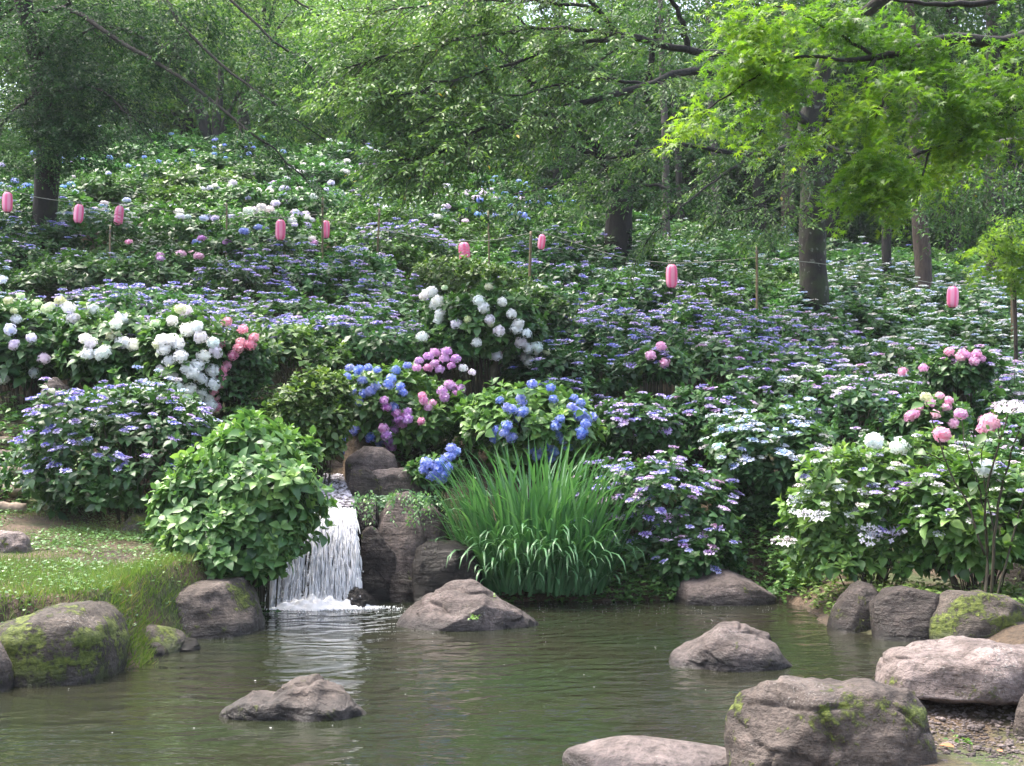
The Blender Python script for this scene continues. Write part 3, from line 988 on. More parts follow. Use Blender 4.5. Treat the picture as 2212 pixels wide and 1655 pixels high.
def bush_tips(r, n, a, h, zlow=-.05, lump=.16, inner=.25, b=None, lobes=None):
    """shoot tips over several overlapping leafy mounds inside a (half width) x h, base at z=0"""
    b = b or a
    zc = h * (.42 if zlow > -.3 else .5)
    half = np.array([a, b, h - zc])
    if lobes is None:
        m = r.integers(6, 9)
        lob = [(np.array([0, 0, 0.]), np.array([.8, .8, .8]))]
        for k in range(m):
            an = 6.283 * (k + r.uniform(-.3, .3)) / m
            el = r.uniform(-.5 if zlow < -.3 else -.1, .75)
            rad = r.uniform(.32, .52)
            c = np.array([math.cos(an) * math.cos(el), math.sin(an) * math.cos(el), math.sin(el)]) * (1.02 - rad) 
            lob.append((c, np.array([rad, rad, rad * r.uniform(.7, 1.0)]) * r.uniform(.95, 1.15)))
    else:
        lob = lobes
    area = np.array([q[1][0] * q[1][2] for q in lob])
    tips, nn = [], []
    for (c, rd), w_ in zip(lob, area / area.sum()):
        d = nrm(r.normal(size=(int(n * w_ * 2.6) + 8, 3)))
        k = r.normal(size=(4, 3)) * 2.4
        lum = 1 + lump * sum(np.sin(d @ q + i) for i, q in enumerate(k)) / 2
        q = c + d * rd * lum[:, None] * np.where(r.random(len(d)) < inner, r.uniform(.6, .88, len(d)), r.uniform(.92, 1.08, len(d)))[:, None]
        keep = q[:, 2] > zlow
        for c2, r2 in lob:
            if c2 is not c:
                keep &= np.sum(((q - c2) / r2) ** 2, 1) > .72
        q, d = q[keep], d[keep]
        m = max(4, int(n * w_ * 1.25))
        tips.append(q[:m])
        nn.append(d[:m])
    q = np.concatenate(tips)
    ext = r.random(len(q)) < .13
    q[ext] += np.concatenate(nn)[ext] * r.uniform(.06, .2, (int(ext.sum()), 1))
    p = q * half + [0, 0, zc]
    ax = nrm(np.concatenate(nn) * .75 + np.array([0, 0, .7]) + r.normal(size=p.shape) * .25)
    return p, ax


def stems_mesh(r, tips, n=26, rad=.009):
    s = Soup()
    sel = r.choice(len(tips), min(n, len(tips)), replace=False)
    for i in sel:
        t = tips[i]
        b0 = np.array([t[0] * .14 + r.normal() * .06, t[1] * .14 + r.normal() * .06, -.1])
        m_ = b0 * .45 + t * .55 + np.array([0, 0, .08]) + r.normal(size=3) * .04
        tube(s, smooth_line([b0, m_ * .6 + b0 * .4, m_, t], 7), np.linspace(rad, rad * .4, 7), 4, .5)
    return s.mesh('bush_stems')


class Proto:
    def __init__(self, seed, n=240, a=.9, h=1.25, leaf=.125, pairs=4, tpl=LEAF_LO, mat=None):
        r = np.random.default_rng(seed)
        self.tips, self.ax = bush_tips(r, n, a, h)
        s = Soup()
        Pp, D, Nn, S, Tt = shoot_leaves(r, self.tips, self.ax, leaf, pairs)
        scatter(s, tpl, Pp, D, Nn, S, Tt)
        self.me = s.mesh('hydrangea_foliage')
        self.me.materials.append(mat or M_HYD)
        self.stem = stems_mesh(r, self.tips)
        self.stem.materials.append(M_STEM)
        # joined flower masses for far copies
        self.far = {}
        for kind, src in (('mop', MOPS), ('lace', LACES)):
            for frac in (.03, .1):
                fs = Soup()
                for i in range(len(self.tips)):
                    if self.tips[i][2] < h * .45 or r.random() > frac:
                        continue
                    q = src[r.integers(len(src))]
                    vv = np.concatenate(q.v) * (.5 + .2 * r.random())
                    o_ = 0
                    for V_, F_, T_ in zip(q.v, q.f, q.t):
                        fs.add(vv[o_:o_ + len(V_)] + self.tips[i] + [0, 0, .05], F_ - o_, T_)
                        o_ += len(V_)
                me = fs.mesh('flower_mass')
                me.materials.append(M_FLOWER)
                self.far[(kind, frac)] = me


PROTOS = [Proto(100 + i) for i in range(6)]
PROTOS_SM = [Proto(200 + i, n=340, leaf=.095) for i in range(3)]

# flower colours
FC = {
    'lilac': [(.36, .26, .74), (.3, .25, .74), (.46, .32, .74), (.26, .24, .72)],
    'blue_lace': [(.14, .15, .7), (.18, .18, .72), (.26, .24, .74)],
    'white_lace': [(.66, .68, .72), (.6, .64, .74), (.74, .74, .74)],
    'sky_lace': [(.36, .5, .82), (.45, .58, .84), (.55, .62, .85)],
    'pink_lace': [(.62, .32, .62), (.5, .3, .68), (.66, .45, .72), (.4, .28, .72)],
    'white': [(.9, .9, .9), (.88, .88, .9), (.9, .9, .88)],
    'cream': [(.7, .74, .45), (.62, .68, .38)],
    'pale': [(.58, .58, .82), (.7, .66, .82), (.62, .55, .78), (.72, .72, .82)],
    'ice': [(.72, .74, .88), (.8, .8, .88), (.66, .68, .86)],
    'blue': [(.13, .22, .72), (.17, .27, .74), (.2, .26, .68)],
    'sky': [(.2, .38, .8), (.25, .42, .82)],
    'magenta': [(.55, .16, .5), (.6, .22, .56), (.5, .2, .56)],
    'orchid': [(.6, .26, .6), (.66, .32, .64)],
    'pink': [(.78, .22, .36), (.82, .34, .46), (.72, .2, .38)],
    'rose': [(.78, .36, .58), (.74, .3, .55), (.8, .45, .62)],
}


def fcol(name):
    c = FC[name][R.integers(len(FC[name]))]
    return (*[min(.9, max(0, q * R.uniform(.9, 1.1))) for q in c], 1)


def add_head(parent, kind, colname, pos, ax, size):
    me = (MOP_ME if kind == 'mop' else LACE_ME)
    o = bpy.data.objects.new('flower_head', me[R.integers(len(me))])
    COL.objects.link(o)
    o.parent = parent
    z = Vector(ax).normalized()
    q = z.to_track_quat('Z', 'Y') @ Matrix.Rotation(R.uniform(0, 6.28), 3, 'Z').to_quaternion()
    o.matrix_local = Matrix.LocRotScale(Vector(pos), q, Vector((size, size, size)))
    o.color = fcol(colname)
    return o


LEAF_ME = {}


def leaf_objs(parent, tpl_key, tpl, mat, data, cap=300, name='leaf', color=WHITE4, view=True):
    """the leaves that show largest become parts; returns the mask of the rest"""
    Pp, D, Nn, S, Tt = data
    wp = Pp + np.array(parent.location)
    dist = np.linalg.norm(wp - [0, 0, CAMZ], axis=1)
    toc = nrm(np.array([0, 0, CAMZ]) - wp)
    facing = np.abs(np.sum(nrm(Nn) * toc, 1))
    cen = wp.mean(0)
    out = np.sum((wp - cen) * (nrm(np.array([0, 0, CAMZ]) - cen) + [0, 0, .45]), 1)
    score = S / dist * (.35 + facing) + out * .012
    # spread the picks over the plant
    idx = np.argsort(-score)[:min(len(score), cap * 2)]
    idx = R.permutation(idx)[:cap]
    rest = np.ones(len(S), bool)
    rest[idx] = False
    x, y, z = frames(D, Nn)
    for i in idx:
        key = (tpl_key, int(np.clip(Tt[i], 0, .99) * 8))
        if key not in LEAF_ME:
            s = Soup()
            s.add(tpl[0], tpl[1], (key[1] + .5) / 8)
            LEAF_ME[key] = s.mesh(name)
            LEAF_ME[key].materials.append(mat)
        o = bpy.data.objects.new(name, LEAF_ME[key])
        COL.objects.link(o)
        o.parent = parent
        m_ = Matrix(((x[i][0] * S[i], y[i][0] * S[i], z[i][0] * S[i], Pp[i][0]),
                     (x[i][1] * S[i], y[i][1] * S[i], z[i][1] * S[i], Pp[i][1]),
                     (x[i][2] * S[i], y[i][2] * S[i], z[i][2] * S[i], Pp[i][2]), (0, 0, 0, 1)))
        o.matrix_local = m_
        o.color = color
    return rest


HERO = []       # px centre, Y, half px, py top, py bottom: keeps the filler bushes away


def hero_bush(label, px, Y, hw, top, bot, heads=(), leaf=.12, n=420, color=(1, 1, 1), pairs=4, zlow=-.7, el1=-5, depth=.85, leafobj=0, rnd=None, seed=0,
              tpl=LEAF_HI, hsize=1.0, cat='hydrangea bush', stem_n=40, inner=.25, droop=0, zb=None, lump=.16, lobes=None):
    r = np.random.default_rng(900 + seed)
    c = P(px, bot, Y)
    zt = P(px, top, Y)[2]
    a = hw * Y / FPX
    zbase = c[2] if zb is None else zb
    gz = Hs(c[0], Y)
    h = zt - zbase
    root = thing('hydrangea_bush', label, cat, (c[0], Y, zbase))
    col4 = (*color, 1)
    if lobes:
        pc = (top + bot) / 2
        lobes = [(np.array([(q[0] - px) / hw, -q[4] / depth, (pc - q[1]) / ((bot - top) / 2)]), np.array([q[2] / hw, q[2] / hw / depth * .9, q[3] / ((bot - top) / 2)])) for q in lobes]
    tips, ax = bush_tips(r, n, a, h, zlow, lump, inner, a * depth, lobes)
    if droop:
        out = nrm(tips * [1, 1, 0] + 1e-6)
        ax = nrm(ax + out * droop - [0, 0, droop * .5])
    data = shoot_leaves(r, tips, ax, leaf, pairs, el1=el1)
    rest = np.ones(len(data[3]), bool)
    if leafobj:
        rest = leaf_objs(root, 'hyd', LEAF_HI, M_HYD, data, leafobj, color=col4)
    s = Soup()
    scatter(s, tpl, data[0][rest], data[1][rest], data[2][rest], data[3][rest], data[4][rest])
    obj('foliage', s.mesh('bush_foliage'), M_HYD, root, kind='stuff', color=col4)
    st = stems_mesh(r, tips, stem_n)
    if gz < zbase:      # stems reach the ground
        vv = np.zeros(len(st.vertices) * 3, np.float32)
        st.vertices.foreach_get('co', vv)
        vv = vv.reshape(-1, 3)
        low = vv[:, 2] < .05
        vv[low, 2] -= (zbase - gz) + .05
        st.vertices.foreach_set('co', vv.ravel())
    obj('branches', st, M_STEM, root, kind='stuff')
    zc = h * (.42 if zlow > -.3 else .5)
    ctr = np.array([c[0], Y, zbase + zc])
    rad = np.array([a * 1.03, a * depth * 1.03, (h - zc) * 1.03])
    for hd in heads:
        kind, cn, sz, pts = hd
        for (hx, hy) in pts:
            d = ray(hx, hy)
            o_ = (np.array([0, 0, CAMZ]) - ctr) / rad
            dd = d / rad
            A, B, C = dd @ dd, o_ @ dd, o_ @ o_ - 1
            disc = B * B - A * C
            t = (-B - math.sqrt(disc)) / A if disc > 0 else (-B / A)
            wp = np.array([0, 0, CAMZ]) + d * t
            nn = nrm((wp - ctr) / rad ** 2)
            tw = tips + np.array([c[0], Y, zbase])
            zc_ = tw[:, 1] * math.cos(PITCH) + (tw[:, 2] - CAMZ) * math.sin(PITCH)
            sxp = 1106 + FPX * tw[:, 0] / zc_
            syp = 827.5 - FPX * (-tw[:, 1] * math.sin(PITCH) + (tw[:, 2] - CAMZ) * math.cos(PITCH)) / zc_
            sdist = np.hypot(sxp - hx, syp - hy)
            cand = np.where(sdist < max(18, sdist.min() + 1))[0]
            kk = cand[np.argmin(tw[cand, 1])]
            wp = np.array([0, 0, CAMZ]) + d * ((tw[kk, 1] - .05) / d[1])
            nn = ax[kk]
            axis = nrm(nn * .7 + [0, -.35, .5] + r.normal(size=3) * .15)
            add_head(root, kind, cn, wp - ctr + [0, 0, zc], axis, sz * hsize * r.uniform(.85, 1.12))
    if rnd:
        for kind, cn, cnt, sz in rnd:
            cand = np.where(tips[:, 2] > h * .35)[0]
            cand = cand[np.argsort(tips[cand, 1] - .6 * tips[cand, 2] + r.normal(size=len(cand)) * .5)][:int(cnt * 1.5)]
            for i in r.permutation(cand)[:cnt]:
                add_head(root, kind, cn, tips[i] + ax[i] * .05, nrm(ax[i] * .5 + [0, 0, .6]), sz * .8 * r.uniform(.75, 1.2))
    HERO.append((px, Y, hw, top, bot))
    return root


PP = lambda *a: [(a[i], a[i + 1]) for i in range(0, len(a), 2)]
# --- left side
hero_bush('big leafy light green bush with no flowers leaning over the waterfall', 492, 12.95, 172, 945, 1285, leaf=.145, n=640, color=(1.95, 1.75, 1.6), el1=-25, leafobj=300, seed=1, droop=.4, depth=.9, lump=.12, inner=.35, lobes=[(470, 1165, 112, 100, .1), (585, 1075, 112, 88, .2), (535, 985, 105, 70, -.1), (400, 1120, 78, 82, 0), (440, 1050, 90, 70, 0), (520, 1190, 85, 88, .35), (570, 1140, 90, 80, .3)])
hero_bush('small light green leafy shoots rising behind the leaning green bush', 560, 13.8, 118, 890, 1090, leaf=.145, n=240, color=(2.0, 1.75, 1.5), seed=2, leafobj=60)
hero_bush('wide bush of small blue lilac lacecaps above the grass bank', 262, 14.5, 212, 800, 1150, leaf=.115, n=560, color=(.9, .95, .95), seed=3, leafobj=300,
          rnd=[('lace', 'lilac', 95, .85), ('lace', 'blue_lace', 60, .85)], lump=.1)
hero_bush('bush crowded with big white mophead hydrangeas', 400, 16.6, 105, 655, 900, seed=4, leaf=.15, n=220, color=(1.2, 1.2, 1.1), leafobj=120, hsize=1.1, heads=[
    ('mop', 'white', 1.0, PP(400, 672, 425, 705, 405, 712, 372, 693, 372, 735, 355, 755, 385, 742, 390, 770, 365, 780, 350, 800, 372, 812, 405, 795, 433, 728, 460, 740, 440, 770, 465, 760, 480, 775, 432, 817, 415, 805, 385, 835,
                            410, 842, 432, 850, 458, 800, 460, 830, 450, 862, 455, 875, 372, 850, 352, 735, 425, 790, 445, 905)), ('mop', 'cream', .8, PP(340, 745, 390, 668, 335, 700))])
hero_bush('leafy bush with scattered white mopheads beside the crowded one', 240, 16.9, 120, 665, 850, seed=5, leaf=.16, n=240, color=(1.15, 1.15, 1.05), leafobj=120, hsize=1.08, heads=[
    ('mop', 'white', 1.0, PP(200, 668, 158, 688, 148, 665, 185, 732, 195, 742, 225, 760, 250, 700, 262, 688, 270, 740, 290, 745, 218, 765, 190, 765, 262, 740)), ('mop', 'cream', .8, PP(240, 725, 100, 668, 130, 650))])
hero_bush('bush with pale lilac and greenish mopheads against the frame edge', 45, 17.0, 110, 640, 850, seed=6, leaf=.15, n=280, color=(1, 1.05, 1), leafobj=120, hsize=.98, heads=[
    ('mop', 'ice', 1.0, PP(22, 712, 35, 690, 70, 705, 68, 730, 18, 695, 30, 745, 75, 805, 8, 820, 95, 775, 150, 690, 5, 605)), ('mop', 'cream', .75, PP(18, 650, 45, 640, 80, 655, 30, 672, 110, 660))])
hero_bush('low bush of hot pink mopheads tucked behind the white ones', 508, 16.9, 75, 690, 890, seed=7, leaf=.12, n=200, color=(.8, .85, .8), hsize=.88, heads=[
    ('mop', 'pink', 1.0, PP(490, 695, 458, 722, 475, 745, 525, 712, 548, 730, 515, 752, 540, 745, 503, 768, 478, 800, 490, 790, 465, 805, 470, 830, 462, 845, 466, 860, 468, 880, 520, 740, 480, 815))])
# --- centre
hero_bush('yellowish green flowerless bush left of the blue mopheads', 675, 15.7, 92, 780, 1010, seed=8, leaf=.115, n=420, color=(1.45, 1.15, .9), leafobj=200)
hero_bush('bush with blue mopheads around magenta ones above the boulder', 862, 16.9, 150, 765, 990, seed=9, leaf=.14, n=380, color=(1.65, 1.5, 1.25), leafobj=220, hsize=.84, heads=[
    ('mop', 'blue', .95, PP(755, 795, 775, 800, 795, 795, 750, 815, 783, 822, 815, 800, 845, 818, 840, 830, 865, 835, 760, 845, 785, 850, 800, 845, 740, 855, 730, 865, 870, 848, 855, 800, 880, 790, 775, 870, 740, 935, 765, 950, 785, 952, 752, 975, 800, 945,
                            820, 955, 755, 960, 770, 965, 745, 950, 765, 930, 850, 878, 812, 835)),
    ('mop', 'orchid', 1.0, PP(905, 780, 925, 770, 940, 785, 960, 775, 975, 790, 925, 795, 950, 798, 985, 775, 900, 795, 965, 760, 940, 762, 970, 830, 955, 845, 985, 850, 960, 858, 975, 835, 995, 840)),
    ('mop', 'magenta', 1.0, PP(830, 865, 835, 880, 860, 905, 845, 915, 870, 900, 880, 890, 850, 930, 835, 940, 868, 915, 840, 955, 845, 965, 828, 925, 880, 905, 856, 892)),
    ('mop', 'rose', .8, PP(915, 865, 925, 880, 910, 910, 935, 870, 1010, 875, 1075, 850, 912, 855)), ('mop', 'white', .9, PP(1020, 805, 1000, 795))])
hero_bush('bright leaved bush with deep blue mopheads behind the iris', 1140, 16.6, 165, 815, 1045, seed=10, leaf=.16, n=420, color=(1.8, 1.65, 1.25), leafobj=250, hsize=.84, heads=[
    ('mop', 'blue', 1.0, PP(1080, 865, 1095, 880, 1125, 860, 1130, 870, 1105, 885, 1190, 838, 1195, 862, 1115, 905, 1125, 915, 1095, 920, 1090, 935, 1075, 930, 1105, 945, 1130, 890, 1070, 945, 1210, 905, 1200, 920, 1255, 870, 1245, 888, 1260, 895, 1265, 915,
                            1250, 900, 1258, 932, 1205, 940, 1215, 950, 1180, 965, 1165, 970, 1195, 975, 1190, 990, 1160, 985, 1235, 880, 1150, 830, 1148, 970, 1270, 905, 1255, 940, 1225, 965, 1280, 900, 1240, 860))])
hero_bush('spill of blue mopheads over the slab beside the iris leaves', 940, 15.5, 55, 975, 1055, seed=11, leaf=.12, n=60, color=(1.1, 1.15, 1), hsize=.86, heads=[
    ('mop', 'blue', 1.0, PP(975, 968, 965, 990, 950, 1000, 930, 1005, 945, 1015, 935, 1028, 960, 1025, 915, 1015, 955, 1035, 975, 985, 920, 1000, 968, 1010, 985, 975, 948, 1032))])
hero_bush('tall dark leaved bush with scattered white mopheads in mid slope', 1040, 19.0, 135, 615, 800, seed=12, leaf=.15, n=420, color=(1.15, 1.2, 1.05), leafobj=160, heads=[
    ('mop', 'white', 1.05, PP(932, 630, 945, 650, 920, 635, 950, 678, 940, 658, 948, 690, 912, 728, 1035, 650, 1085, 652, 1105, 678, 1078, 715, 1072, 768, 1030, 740, 1120, 700, 1115, 710, 1138, 720, 1068, 770, 1125, 740, 1140, 752, 1155, 755, 1150, 765, 1130, 772,
                              1145, 778, 1160, 750, 1058, 690, 1045, 665, 985, 700, 1140, 785, 915, 640)), ('mop', 'cream', .7, PP(960, 622, 1055, 620, 1010, 690, 945, 765, 1180, 760, 1060, 700))])
hero_bush('round yellow green flowerless bush below the torn lantern', 1010, 22.5, 128, 555, 650, seed=13, leaf=.12, n=330, color=(1.3, 1.15, .75), tpl=LEAF_LO)
hero_bush('dark green flowerless bush behind the scattered white mopheads', 1140, 21.0, 90, 615, 740, seed=14, leaf=.13, n=300, color=(.85, .85, .75), tpl=LEAF_LO)
# --- right
hero_bush('dense bush of pinkish lilac lacecaps touching the iris', 1415, 15.5, 178, 945, 1300, seed=15, leaf=.12, n=520, color=(.9, 1, .95), leafobj=300, rnd=[('lace', 'lilac', 70, .95), ('lace', 'pink_lace', 44, .95), ('lace', 'blue_lace', 20, .95)], lump=.08)
hero_bush('bush with bright bluish white lacecaps over the dark hollow', 1655, 16.0, 132, 855, 1100, seed=16, leaf=.13, n=380, color=(.95, 1.02, 1), leafobj=200, rnd=[('lace', 'sky_lace', 64, 1.05), ('lace', 'white_lace', 28, 1.0)])
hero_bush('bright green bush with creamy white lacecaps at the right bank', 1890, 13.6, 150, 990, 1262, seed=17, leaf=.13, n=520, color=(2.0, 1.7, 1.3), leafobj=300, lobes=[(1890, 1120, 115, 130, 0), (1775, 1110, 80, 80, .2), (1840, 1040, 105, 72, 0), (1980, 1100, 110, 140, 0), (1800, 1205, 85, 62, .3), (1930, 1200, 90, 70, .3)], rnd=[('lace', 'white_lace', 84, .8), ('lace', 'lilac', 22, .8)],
          heads=[('lace', 'white_lace', 1.2, PP(1720, 1080, 1740, 1110, 1770, 1115, 1700, 1170, 1880, 1155, 1935, 1150, 1995, 1150))])
hero_bush('tall open bush with round pink heads at the frame edge', 2110, 12.9, 160, 965, 1262, seed=18, leaf=.15, n=330, color=(1.8, 1.6, 1.2), leafobj=300, stem_n=30, rnd=[('lace', 'white_lace', 26, .75), ('lace', 'lilac', 12, .75)],
          heads=[('mop', 'rose', 1.15, PP(2035, 940, 2138, 912, 2130, 925)), ('mop', 'white', 1.15, PP(1888, 952, 1942, 966, 2130, 1012))])
hero_bush('pinkish lilac lacecap bush rising right behind the blue mopheads', 1385, 16.8, 110, 835, 1010, seed=24, leaf=.12, n=330, color=(.9, 1, .95), rnd=[('lace', 'lilac', 30, .95), ('lace', 'pink_lace', 26, .95)])
hero_bush('pinkish lilac lacecap bush left of the bluish white lacecaps', 1530, 17.2, 100, 820, 990, seed=25, leaf=.12, n=330, color=(.85, .98, .9), rnd=[('lace', 'lilac', 26, .95), ('lace', 'pink_lace', 26, .95)])
hero_bush('dark low bush at the head of the stream above the fall', 706, 17.75, 60, 925, 1012, seed=26, leaf=.11, n=200, color=(.9, .95, .8))
hero_bush('low leafy bush with a few lilac lacecaps right of the iris foot', 1490, 15.05, 105, 1095, 1290, seed=22, leaf=.12, n=330, color=(.95, 1.05, .95), leafobj=150, rnd=[('lace', 'lilac', 16, .9), ('lace', 'pink_lace', 8, .9)])
hero_bush('bush tinted dark for shade deep in the hollow of the far bank', 1650, 16.1, 105, 1030, 1200, seed=23, leaf=.13, n=260, color=(.55, .62, .55))  # leaf tint lowered to put the hollow's shade into the colour
hero_bush('pink mophead bush behind the tall open stems', 2010, 14.9, 85, 848, 960, seed=19, leaf=.13, n=200, color=(1.1, 1.15, 1), leafobj=80, hsize=.74,
          heads=[('mop', 'rose', 1.0, PP(1985, 880, 2010, 870, 1975, 895, 2020, 895, 2045, 880, 2050, 865, 1965, 900, 2030, 855, 2060, 915))])
hero_bush('pink topped bush in the lilac field on the far side of the tall stems', 2070, 17.8, 75, 745, 850, seed=20, leaf=.13, n=240, color=(1, 1.05, 1), hsize=.85, rnd=[('lace', 'pink_lace', 14, .9)],
          heads=[('mop', 'rose', 1.0, PP(2050, 760, 2080, 762, 2090, 768, 2105, 780, 1950, 803, 2075, 770, 1995, 795, 2120, 775, 2110, 765))])
hero_bush('lone pink mopheads on a bush below the striped lantern', 1420, 18.4, 70, 740, 830, seed=21, leaf=.13, n=200, color=(1, 1.05, 1), hsize=.85, rnd=[('lace', 'lilac', 14, .9)],
          heads=[('mop', 'rose', 1.1, PP(1428, 748, 1405, 768, 1435, 783, 1520, 920))])

# ------------------------------------------------------------------ hydrangeas covering the slope
TYPES = {   # flower kind, colours, share of shoots in flower, leaf tint, words
    'LP': ('lace', ['lilac', 'lilac', 'blue_lace'], .36, (.85, 1.0, .9), 'lilac lacecap'),
    'LQ': ('lace', ['lilac', 'blue_lace'], .2, (.65, .8, .75), 'dark leaved lilac lacecap'),
    'LB': ('lace', ['blue_lace', 'lilac', 'sky_lace'], .2, (.8, .95, .85), 'blue lacecap'),
    'LW': ('lace', ['white_lace', 'white_lace', 'sky_lace'], .3, (.85, 1.0, .9), 'white lacecap'),
    'LK': ('lace', ['pink_lace', 'lilac', 'white_lace'], .36, (.95, 1.08, 1.0), 'pinkish lacecap'),
    'MX': ('mop', ['pale', 'pale', 'white'], .08, (1.05, 1.2, 1.0), 'pale lilac mophead'),
    'MS': ('mop', ['sky', 'pale', 'sky'], .025, (1.0, 1.15, .95), 'sparse pale blue mophead'),
    'MB': ('mop', ['sky', 'blue'], .13, (.9, 1.05, .9), 'bright blue mophead'),
    'MG': ('mop', ['orchid', 'rose', 'magenta'], .09, (.8, .95, .8), 'magenta mophead'),
    'MV': ('mop', ['blue', 'pale', 'orchid'], .08, (.85, 1.0, .85), 'violet blue mophead'),
    'G': (None, [], 0, (1.2, 1.2, .95), 'fresh green flowerless'),
    'D': (None, [], 0, (.7, .8, .7), 'dark green flowerless'),
}
SEEDS = []
for t, pts in {
    'LB': PP(60, 600, 180, 560, 60, 540, 30, 450, 2100, 580, 1850, 520),
    'LP': PP(280, 640, 420, 650, 550, 640, 620, 600, 720, 560, 760, 620, 820, 650, 700, 700, 780, 720, 900, 600, 1500, 640, 1600, 700, 1650, 780, 1350, 830, 650, 545, 900, 520, 1250, 860, 1290, 1000),
    'LQ': PP(1250, 640, 1300, 700, 1400, 670, 720, 420, 780, 380, 1100, 480, 1200, 720, 1230, 560, 520, 600),
    'LW': PP(560, 800, 620, 760, 1320, 600, 1900, 690, 2050, 660, 2150, 700, 2000, 720, 1850, 650, 1700, 560, 1600, 520, 1500, 540, 1400, 530, 200, 440, 1550, 830, 1780, 640),
    'LK': PP(1500, 760, 1750, 800, 1450, 850, 1850, 830, 1950, 790, 1800, 900, 2180, 780, 2150, 830, 1700, 720, 1900, 900, 1560, 950),
    'MX': PP(300, 440, 350, 480, 690, 350, 600, 430, 650, 470, 580, 400, 530, 470, 850, 460, 940, 450, 750, 520),
    'MS': PP(60, 380, 400, 350, 620, 350, 150, 400, 260, 390, 560, 360),
    'MB': PP(480, 335, 1070, 455, 70, 410),
    'MG': PP(380, 560, 400, 600, 440, 550),
    'MV': PP(490, 560, 530, 545),
    'G': PP(850, 570, 500, 500, 450, 420, 1000, 500, 760, 480, 2000, 590, 1630, 620, 580, 700, 380, 420),
    'D': PP(250, 500, 300, 540, 1560, 580, 1480, 580, 170, 600, 900, 420, 1200, 480),
}.items():
    SEEDS += [(x, y, t) for x, y in pts]

LAND = [(16, 437, 'the lantern at the frame edge'), (170, 462, 'the lantern by the dark trunk'), (606, 497, 'the lone rosy lantern'),
        (1003, 543, 'the torn lantern'), (1170, 523, 'the smallest lantern'), (1451, 597, 'the striped lantern'), (2058, 642, 'the lantern under the maple'),
        (697, 480, 'the tall bamboo stake'), (1635, 600, 'the stake near the mossy trunk'), (95, 470, 'the dark ivy trunk'), (1758, 640, 'the mossy trunk'),
        (1440, 480, 'the thin grey trunk'), (1335, 470, 'the dark forked trunk'), (455, 300, 'the many stemmed tree'), (1700, 470, 'the brown straight trunk'),
        (1990, 560, 'the mossy footed brown trunk'), (420, 760, 'the crowded white mopheads'), (500, 760, 'the hot pink mopheads'),
        (1040, 700, 'the scattered white mopheads'), (940, 780, 'the orchid pink mopheads'), (1670, 950, 'the bluish white lacecaps'), (2070, 770, 'the far pink tops'),
        (1425, 765, 'the lone pink heads'), (1010, 600, 'the round yellow green bush'), (800, 990, 'the rounded boulder')]
ORD = ['closest', 'second closest', 'third closest', 'fourth closest', 'fifth closest', 'sixth closest', 'seventh closest', 'eighth closest', 'ninth closest', 'tenth closest', 'eleventh closest', 'twelfth closest', 'thirteenth closest'] + [q + ' closest' for q in ('fourteenth', 'fifteenth', 'sixteenth', 'seventeenth', 'eighteenth', 'nineteenth', 'twentieth')]
cands = []
y = 15.6
row = 0
while y < 49:
    sp = 1.3 + .038 * (y - 15)
    xw = y * .44 + 1.6
    for x in np.arange(-xw, xw, sp):
        cands.append((x + R.normal() * sp * .16 + (row % 2) * sp * .5, y + R.normal() * sp * .14))
    y += sp * .84
    row += 1
placed = []
for x, yy in cands:
    if pond_sd(np.array([x]), np.array([yy]))[0] < .45:
        continue
    z = Hs(x, yy)
    px, py = project((x, yy, z + .9))
    if px < -130 or px > 2350:
        continue
    if -3.2 < x < -.9 and yy < 17.3:
        continue
    if 900 < px < 1300 and yy < 17.2:
        continue
    if 2.6 < x < 4.6 and yy < 15.9:        # the dark hollow over the far bank
        continue
    skip = False
    for hx, hY, hw, ht, hb in HERO:
        if abs(px - hx) < hw * .9 and abs(yy - hY) < .8:
            skip = True
    if skip or (x < -4.6 and yy < 16.0):
        continue
    placed.append((x, yy, z, px, py))
recs = []
for x, yy, z, px, py in placed:
    j = np.argmin([(px - a) ** 2 + ((py - b) * 1.5) ** 2 + R.normal() * 900 for a, b, _ in SEEDS])
    ty = SEEDS[j][2]
    k = int(np.argmin([(px - a) ** 2 + (py - b) ** 2 for a, b, _ in LAND]))
    dx, dy = px - LAND[k][0], py - LAND[k][1]
    rel = ('below' if dy > 0 else 'uphill from') if abs(dy) > abs(dx) * .7 else ('right of' if dx > 0 else 'left of')
    recs.append([ty, k, rel, math.hypot(dx, dy), x, yy, z])
print('mass bushes', len(recs))
seen = {}
